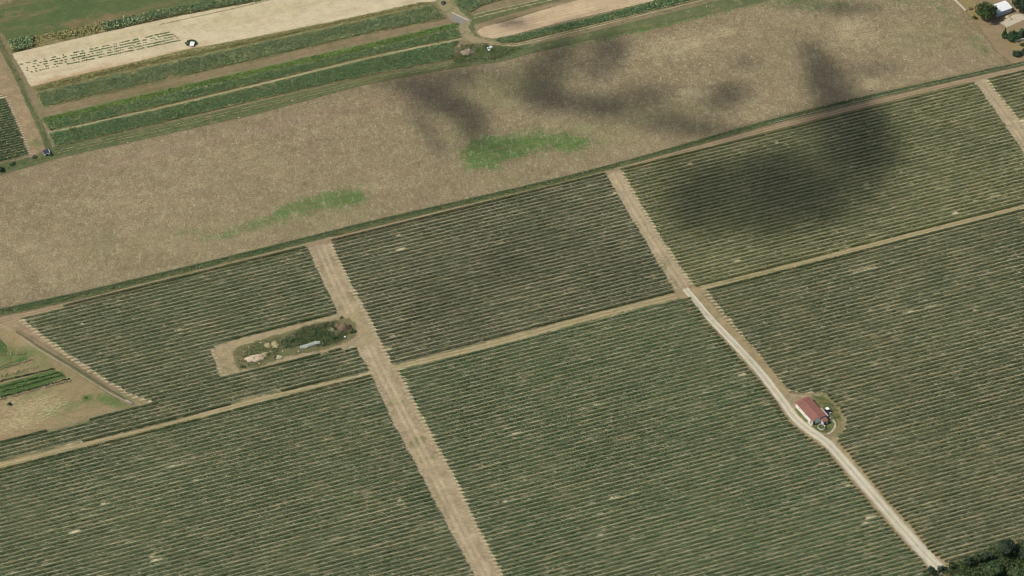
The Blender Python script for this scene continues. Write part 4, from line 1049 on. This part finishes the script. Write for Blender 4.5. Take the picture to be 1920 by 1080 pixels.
# mast beside the tractor
ms = thing('utility_post', 'tall pale post with a box on it right of the tractor, casting a long shadow', 'post', 1556.5, 785, 0.2)
part('pole', lambda bm: tube(bm, Vector((0, 0, 0)), Vector((0, 0, 3.0)), 0.14, 0.1, 10), m_conc, ms)
bxo = part('cabinet', lambda bm: box(bm, -0.32, 0.32, -0.25, 0.25, 2.0, 2.9), m_conc, ms, bevel=0.03)
part('door', lambda bm: box(bm, -0.26, 0.26, -0.28, -0.252, 2.08, 2.82), m_wood, bxo)
part('footing', lambda bm: box(bm, -0.35, 0.35, -0.35, 0.35, 0, 0.25), m_conc, ms, bevel=0.03)
# hose ring on the grass
def hose(bm):
    for R, ph in ((1.35, 0.0), (1.2, 0.6)):
        pts = [Vector((math.cos(a) * R, math.sin(a) * R * 1.1, 0.06 + 0.03 * math.sin(5 * a + ph))) for a in np.linspace(0, 5.7, 30)]
        for a, b in zip(pts, pts[1:]): tube(bm, a, b, 0.06, 0.06, 6)
hs = part('garden_hose', hose, m_white, None, None)
q = at(1540, 801); hs.location = (q[0], q[1], Z[0] + 0.02)
tag(hs, 'pale hose lying in a ring on the grass in front of the barn', 'hose')
lump('stone', 1553.5, 814, 0.35, m_stone, 'pale stone at the road end of the path around the barn', 'stone')
lump('stone', 1537, 794, 0.3, m_stone, 'pale stone by the barn gable wall', 'stone')

# pump hut on the sandy strip, in its ring of grass
ring = at(359, 82)
plants('grass', ring + np.column_stack([np.cos(np.linspace(0, 6.28, 18)[:-1]) * 2.5, np.sin(np.linspace(0, 6.28, 18)[:-1]) * 2.1]), 26, 0.5, 0.4, m_tree_g, 'dark green grass ring around the white hut on the sandy strip', 'grass', ground=True, edge=0.2)
hut = thing('pump_hut', 'small white hut in a ring of grass on the sandy strip', 'hut', 360, 86.5, -0.12)
part('wall', lambda bm: box(bm, -0.8, 0.8, -0.7, 1.7, 0, 0.6), m_white, hut)
part('roof', lambda bm: box(bm, -0.87, 0.87, -0.77, 1.8, 0.602, 0.7), m_white, hut, bevel=0.02)
d = part('door', lambda bm: box(bm, 0.3, 0.66, -0.73, -0.69, 0.03, 0.5), m_dark, hut)
part('handle', lambda bm: box(bm, 0.34, 0.38, -0.77, -0.735, 0.25, 0.32), m_conc, d)
# navy roofed hut on the left
nh = thing('field_hut', 'small field hut with a navy blue sloping roof and white edge', 'hut', 87, 289, 0.42)
part('wall', lambda bm: box(bm, -1.0, 1.0, -0.9, 0.9, 0, 0.7), m_white, nh)
def nroof(bm):
    v = [(-1.15, -1.05, 0.75), (1.15, -1.05, 0.75), (1.15, 1.05, 1.15), (-1.15, 1.05, 1.15)]
    a = [bm.verts.new(p) for p in v]; b = [bm.verts.new((x, y, z + 0.08)) for x, y, z in v]
    bm.faces.new(a[::-1]); bm.faces.new(b)
    for i in range(4): bm.faces.new((a[i], a[(i + 1) % 4], b[(i + 1) % 4], b[i]))
nr = part('roof', nroof, m_navyroof, nh)
part('edge_trim', lambda bm: (box(bm, 1.152, 1.25, -1.1, 1.08, 0.72, 1.25), box(bm, -1.1, 1.15, -1.13, -1.053, 0.72, 0.87)), m_white, nr)
part('door', lambda bm: box(bm, -0.3, 0.3, -0.93, -0.89, 0.03, 0.62), m_dark, nh)

# top right shed
SH_RZ = math.atan2(*(at(1901, 22) - at(1870, 33))[::-1])
sh = thing('shed', 'white roofed shed with white walls toned grey as shade between the trees at the top right', 'shed', 1869, 33, SH_RZ)
m_shedwall = plain_mat('shade toned white wall', S(190, 196, 196), S(172, 180, 182), 0.8, streak=(0, 0.3, 3))  # white wall whose grey-blue shade is put into the colour
part('wall', lambda bm: prism(bm, [(0, 0), (0, 2.3), (2.6, 2.75), (5.2, 2.3), (5.2, 0)][::-1], 0, 1) if False else [bm.faces.new([bm.verts.new(p) for p in q]) for q in (
    [(0, 0, 0), (7, 0, 0), (7, 0, 2.2), (0, 0, 2.2)], [(0, 5, 0), (0, 5, 2.2), (7, 5, 2.2), (7, 5, 0)],
    [(0, 0, 0), (0, 0, 2.2), (0, 2.5, 2.42), (0, 5, 2.2), (0, 5, 0)], [(7, 0, 0), (7, 5, 0), (7, 5, 2.2), (7, 2.5, 2.42), (7, 0, 2.2)])], m_shedwall, sh)
def shroof(bm):
    a = [(-0.2, 2.2), (2.5, 2.45), (5.2, 2.2), (5.2, 2.3), (2.5, 2.55), (-0.2, 2.3)]
    l = [bm.verts.new((-0.2, y, z)) for y, z in a]; r = [bm.verts.new((7.2, y, z)) for y, z in a]
    for i in range(6): bm.faces.new((l[i], l[(i + 1) % 6], r[(i + 1) % 6], r[i]))
    bm.faces.new(l[::-1]); bm.faces.new(r)
part('roof', shroof, m_white, sh)
dd = part('door', lambda bm: box(bm, 4.2, 6.2, -0.05, 0.02, 0.02, 2.0), m_shedwall, sh)
part('handle', lambda bm: box(bm, 4.4, 4.5, -0.09, -0.052, 0.9, 1.2), m_dark, dd)
m_chan = plain_mat('weathered concrete channel', S(172, 164, 140), S(140, 134, 110), 0.6, grain=0.15)
def low_wall(pts, w, h, label):
    L = smooth_line(P(pts), 2.0); g = L.mean(0)
    t = np.gradient(L, axis=0); t /= np.linalg.norm(t, axis=1, keepdims=True); n = np.stack([-t[:, 1], t[:, 0]], -1)
    def b(bm):
        rows = [[bm.verts.new((q[0] - g[0], q[1] - g[1], z)) for q, z in ((L[i] + n[i] * w / 2, -0.05), (L[i] + n[i] * w / 2, h), (L[i] - n[i] * w / 2, h), (L[i] - n[i] * w / 2, -0.05))] for i in range(len(L))]
        for a, c in zip(rows, rows[1:]):
            for k in range(4): bm.faces.new((a[k], a[(k + 1) % 4], c[(k + 1) % 4], c[k]))
        bm.faces.new(rows[0]); bm.faces.new(rows[-1][::-1])
    o = part('low_wall' if h > 0.3 else 'concrete_channel', b, m_conc if h > 0.3 else m_chan)
    o.location = (g[0], g[1], Z[0])
    return tag(o, label, 'wall' if h > 0.3 else 'channel')
low_wall([(1780, -8), (1795, 6), (1803, 14), (1811, 22)], 0.45, 0.7, 'pale low wall beside the brown track at the top right')
low_wall([(1903, 79), (1912, 77), (1930, 74)], 0.5, 0.8, 'pale low wall between the hedge and the lowest bush')
low_wall([(848, 25), (858, 30), (880, 40)], 0.3, 0.35, 'pale kerb wall along the grey patch at the track junction')
low_wall([(-4, 606), (12, 615), (24, 624)], 0.32, 0.12, 'short pale concrete channel piece at the left frame edge')
low_wall([(38, 634), (76, 658), (130, 690), (196, 732), (244, 757)], 0.32, 0.12, 'long pale concrete channel running diagonally beside the garden')
low_wall([(236, 751), (243, 755), (248, 758)], 0.7, 0.2, 'wider concrete outlet at the lower end of the diagonal channel')
low_wall([(1440, 233), (1600, 193), (1760, 155), (1880, 128), (1960, 111)], 0.22, 0.06, 'thin pale concrete channel in the ditch at the upper right')
low_wall([(4, 827), (80, 808), (150, 790), (240, 764)], 0.16, 0.05, 'thin pale irrigation channel along the lower edge of the garden')
m_ditch = ground_mat('dark ditch bed', S(112, 108, 84), S(98, 98, 74), None, grain=0.2, edge=0.25, eamp=0.4)
strip('ditch', [(30, 622), (78, 653), (134, 686), (200, 728), (250, 756)], 0.55, m_ditch, 0.4)
for px, py, l in ((1889, 32, 'pale heap of rubble upper left on the pale yard'), (1893, 36, 'small pale heap of rubble in the middle of the pale yard')):
    mound(px, py, 0.9, 0.7, 0.5, 0.3, m_palesoil, 'rubble_heap', l, 'heap', int(px))

# ------------------------------------------------------------------ clouds up-sun, throwing the shade on the fields
CLOUD_H = 460.0
SHADE = [(1618, 272, 58, 62, 0, 1.7), (1535, 345, 80, 56, 0, 1.1), (1555, 392, 55, 26, -10, 0.6), (1455, 372, 90, 52, -10, 1.0), (1355, 392, 80, 42, -10, 0.95), (1295, 345, 55, 48, 0, 0.7), (1430, 312, 110, 38, -12, 0.6), (1565, 228, 60, 28, 0, 0.9),
         (1525, 110, 25, 38, -25, 0.97), (1550, 155, 30, 48, -25, 1.33), (1580, 205, 46, 31, 0, 0.88), (1630, 130, 52, 16, -5, 0.49),
         (1025, 130, 34, 41, 25, 1.06), (1050, 95, 32, 26, 0, 0.71), (1145, 88, 32, 29, 0, 0.84), (1125, 128, 30, 31, 0, 0.80), (1065, 190, 80, 20, 8, 1.15), (1120, 200, 52, 18, 0, 0.71), (1200, 180, 46, 20, 0, 0.97), (1010, 175, 30, 26, 0, 0.53),
         (1365, 183, 37, 23, -10, 1.15), (1400, 118, 32, 13, 0, 0.49), (1300, 240, 69, 17, 5, 0.97), (1235, 222, 41, 16, 0, 0.67),
         (800, 178, 55, 22, 14, 0.97), (850, 200, 46, 22, 28, 0.97), (885, 225, 30, 24, 45, 0.80), (800, 245, 51, 17, 60, 0.67), (760, 150, 69, 14, -12, 0.44), (870, 150, 46, 19, 0, 0.39),
         (965, 45, 32, 11, 0, 0.71), (1065, 52, 25, 14, 0, 0.71), (1600, 16, 69, 14, 0, 0.62), (1500, 8, 57, 12, 0, 0.34), (850, 145, 69, 14, -10, 0.44),
         (940, 275, 57, 22, 0, 0.31), (880, 250, 28, 26, 0, 0.44), (760, 500, 69, 36, 0, 0.22), (1180, 520, 69, 48, 0, 0.28), (960, 390, 150, 26, -14, 0.22), (980, 480, 103, 48, -14, 0.33), (820, 590, 92, 48, -14, 0.28), (950, 160, 172, 60, -10, 0.24), (1250, 200, 161, 48, -10, 0.22)]
cell = 2.0
corner = P([(640, -60), (1800, -60), (640, 640), (1800, 640)])
lo, hi = corner.min(0), corner.max(0)
nx, ny = int((hi[0] - lo[0]) / cell), int((hi[1] - lo[1]) / cell)
X, Y = np.meshgrid(lo[0] + np.arange(nx) * cell, lo[1] + np.arange(ny) * cell)
p = np.stack([X.ravel(), Y.ravel()], -1)
fld = blob_field(p, [(a, b, c * 1.18, d * 1.18, e, f) for a, b, c, d, e, f in SHADE])
fld = fld * (0.35 + 1.3 * fbm(p[:, 0] / 13, p[:, 1] / 13, 31, 5)) + (fbm(p[:, 0] / 9, p[:, 1] / 9, 41, 4) - 0.5) * 0.25
thick = np.clip((fld - 0.10) * 2.9, 0, 4.4)
thick = thick.reshape(ny, nx); thick[0] = thick[-1] = 0; thick[:, 0] = thick[:, -1] = 0; thick = thick.ravel()
shift = CLOUD_H / math.tan(SUN_EL)
ox, oy = math.sin(SUN_AZ) * shift, math.cos(SUN_AZ) * shift
idx = np.arange(nx * ny).reshape(ny, nx)
f = np.stack([idx[:-1, :-1], idx[:-1, 1:], idx[1:, 1:], idx[1:, :-1]], -1).reshape(-1, 4)
f = f[thick[f].max(1) > 0.005]
zt = CLOUD_H + thick * 0.62; zb = CLOUD_H - thick * 0.38
nv = nx * ny
bot = np.where(thick > 0, np.arange(nv) + nv, np.arange(nv))
cov = np.vstack([np.column_stack([p[:, 0] + ox, p[:, 1] + oy, zt]), np.column_stack([p[:, 0] + ox, p[:, 1] + oy, zb])])
fb = bot[f][:, ::-1]
ff = np.vstack([f, fb])
used, inv = np.unique(ff, return_inverse=True)
m_cloud = bpy.data.materials.new('cloud vapour'); m_cloud.use_nodes = True
ct_ = m_cloud.node_tree
ct_.nodes.remove(ct_.nodes['Principled BSDF'])
pv = ct_.nodes.new('ShaderNodeVolumePrincipled')
pv.inputs['Color'].default_value = (0.95, 0.95, 0.97, 1)
pv.inputs['Density'].default_value = 0.48
pv.inputs['Anisotropy'].default_value = 0.6
ct_.links.new(pv.outputs[0], ct_.nodes['Material Output'].inputs['Volume'])
try: m_cloud.cycles.homogeneous_volume = True
except Exception: pass
me = mesh_from('clouds', cov[used], inv.reshape(-1, 4), m_cloud)
tag(link('clouds', me), kind='structure')
print('faces', sum(len(o.data.polygons) for o in COL.objects if o.type == 'MESH'))
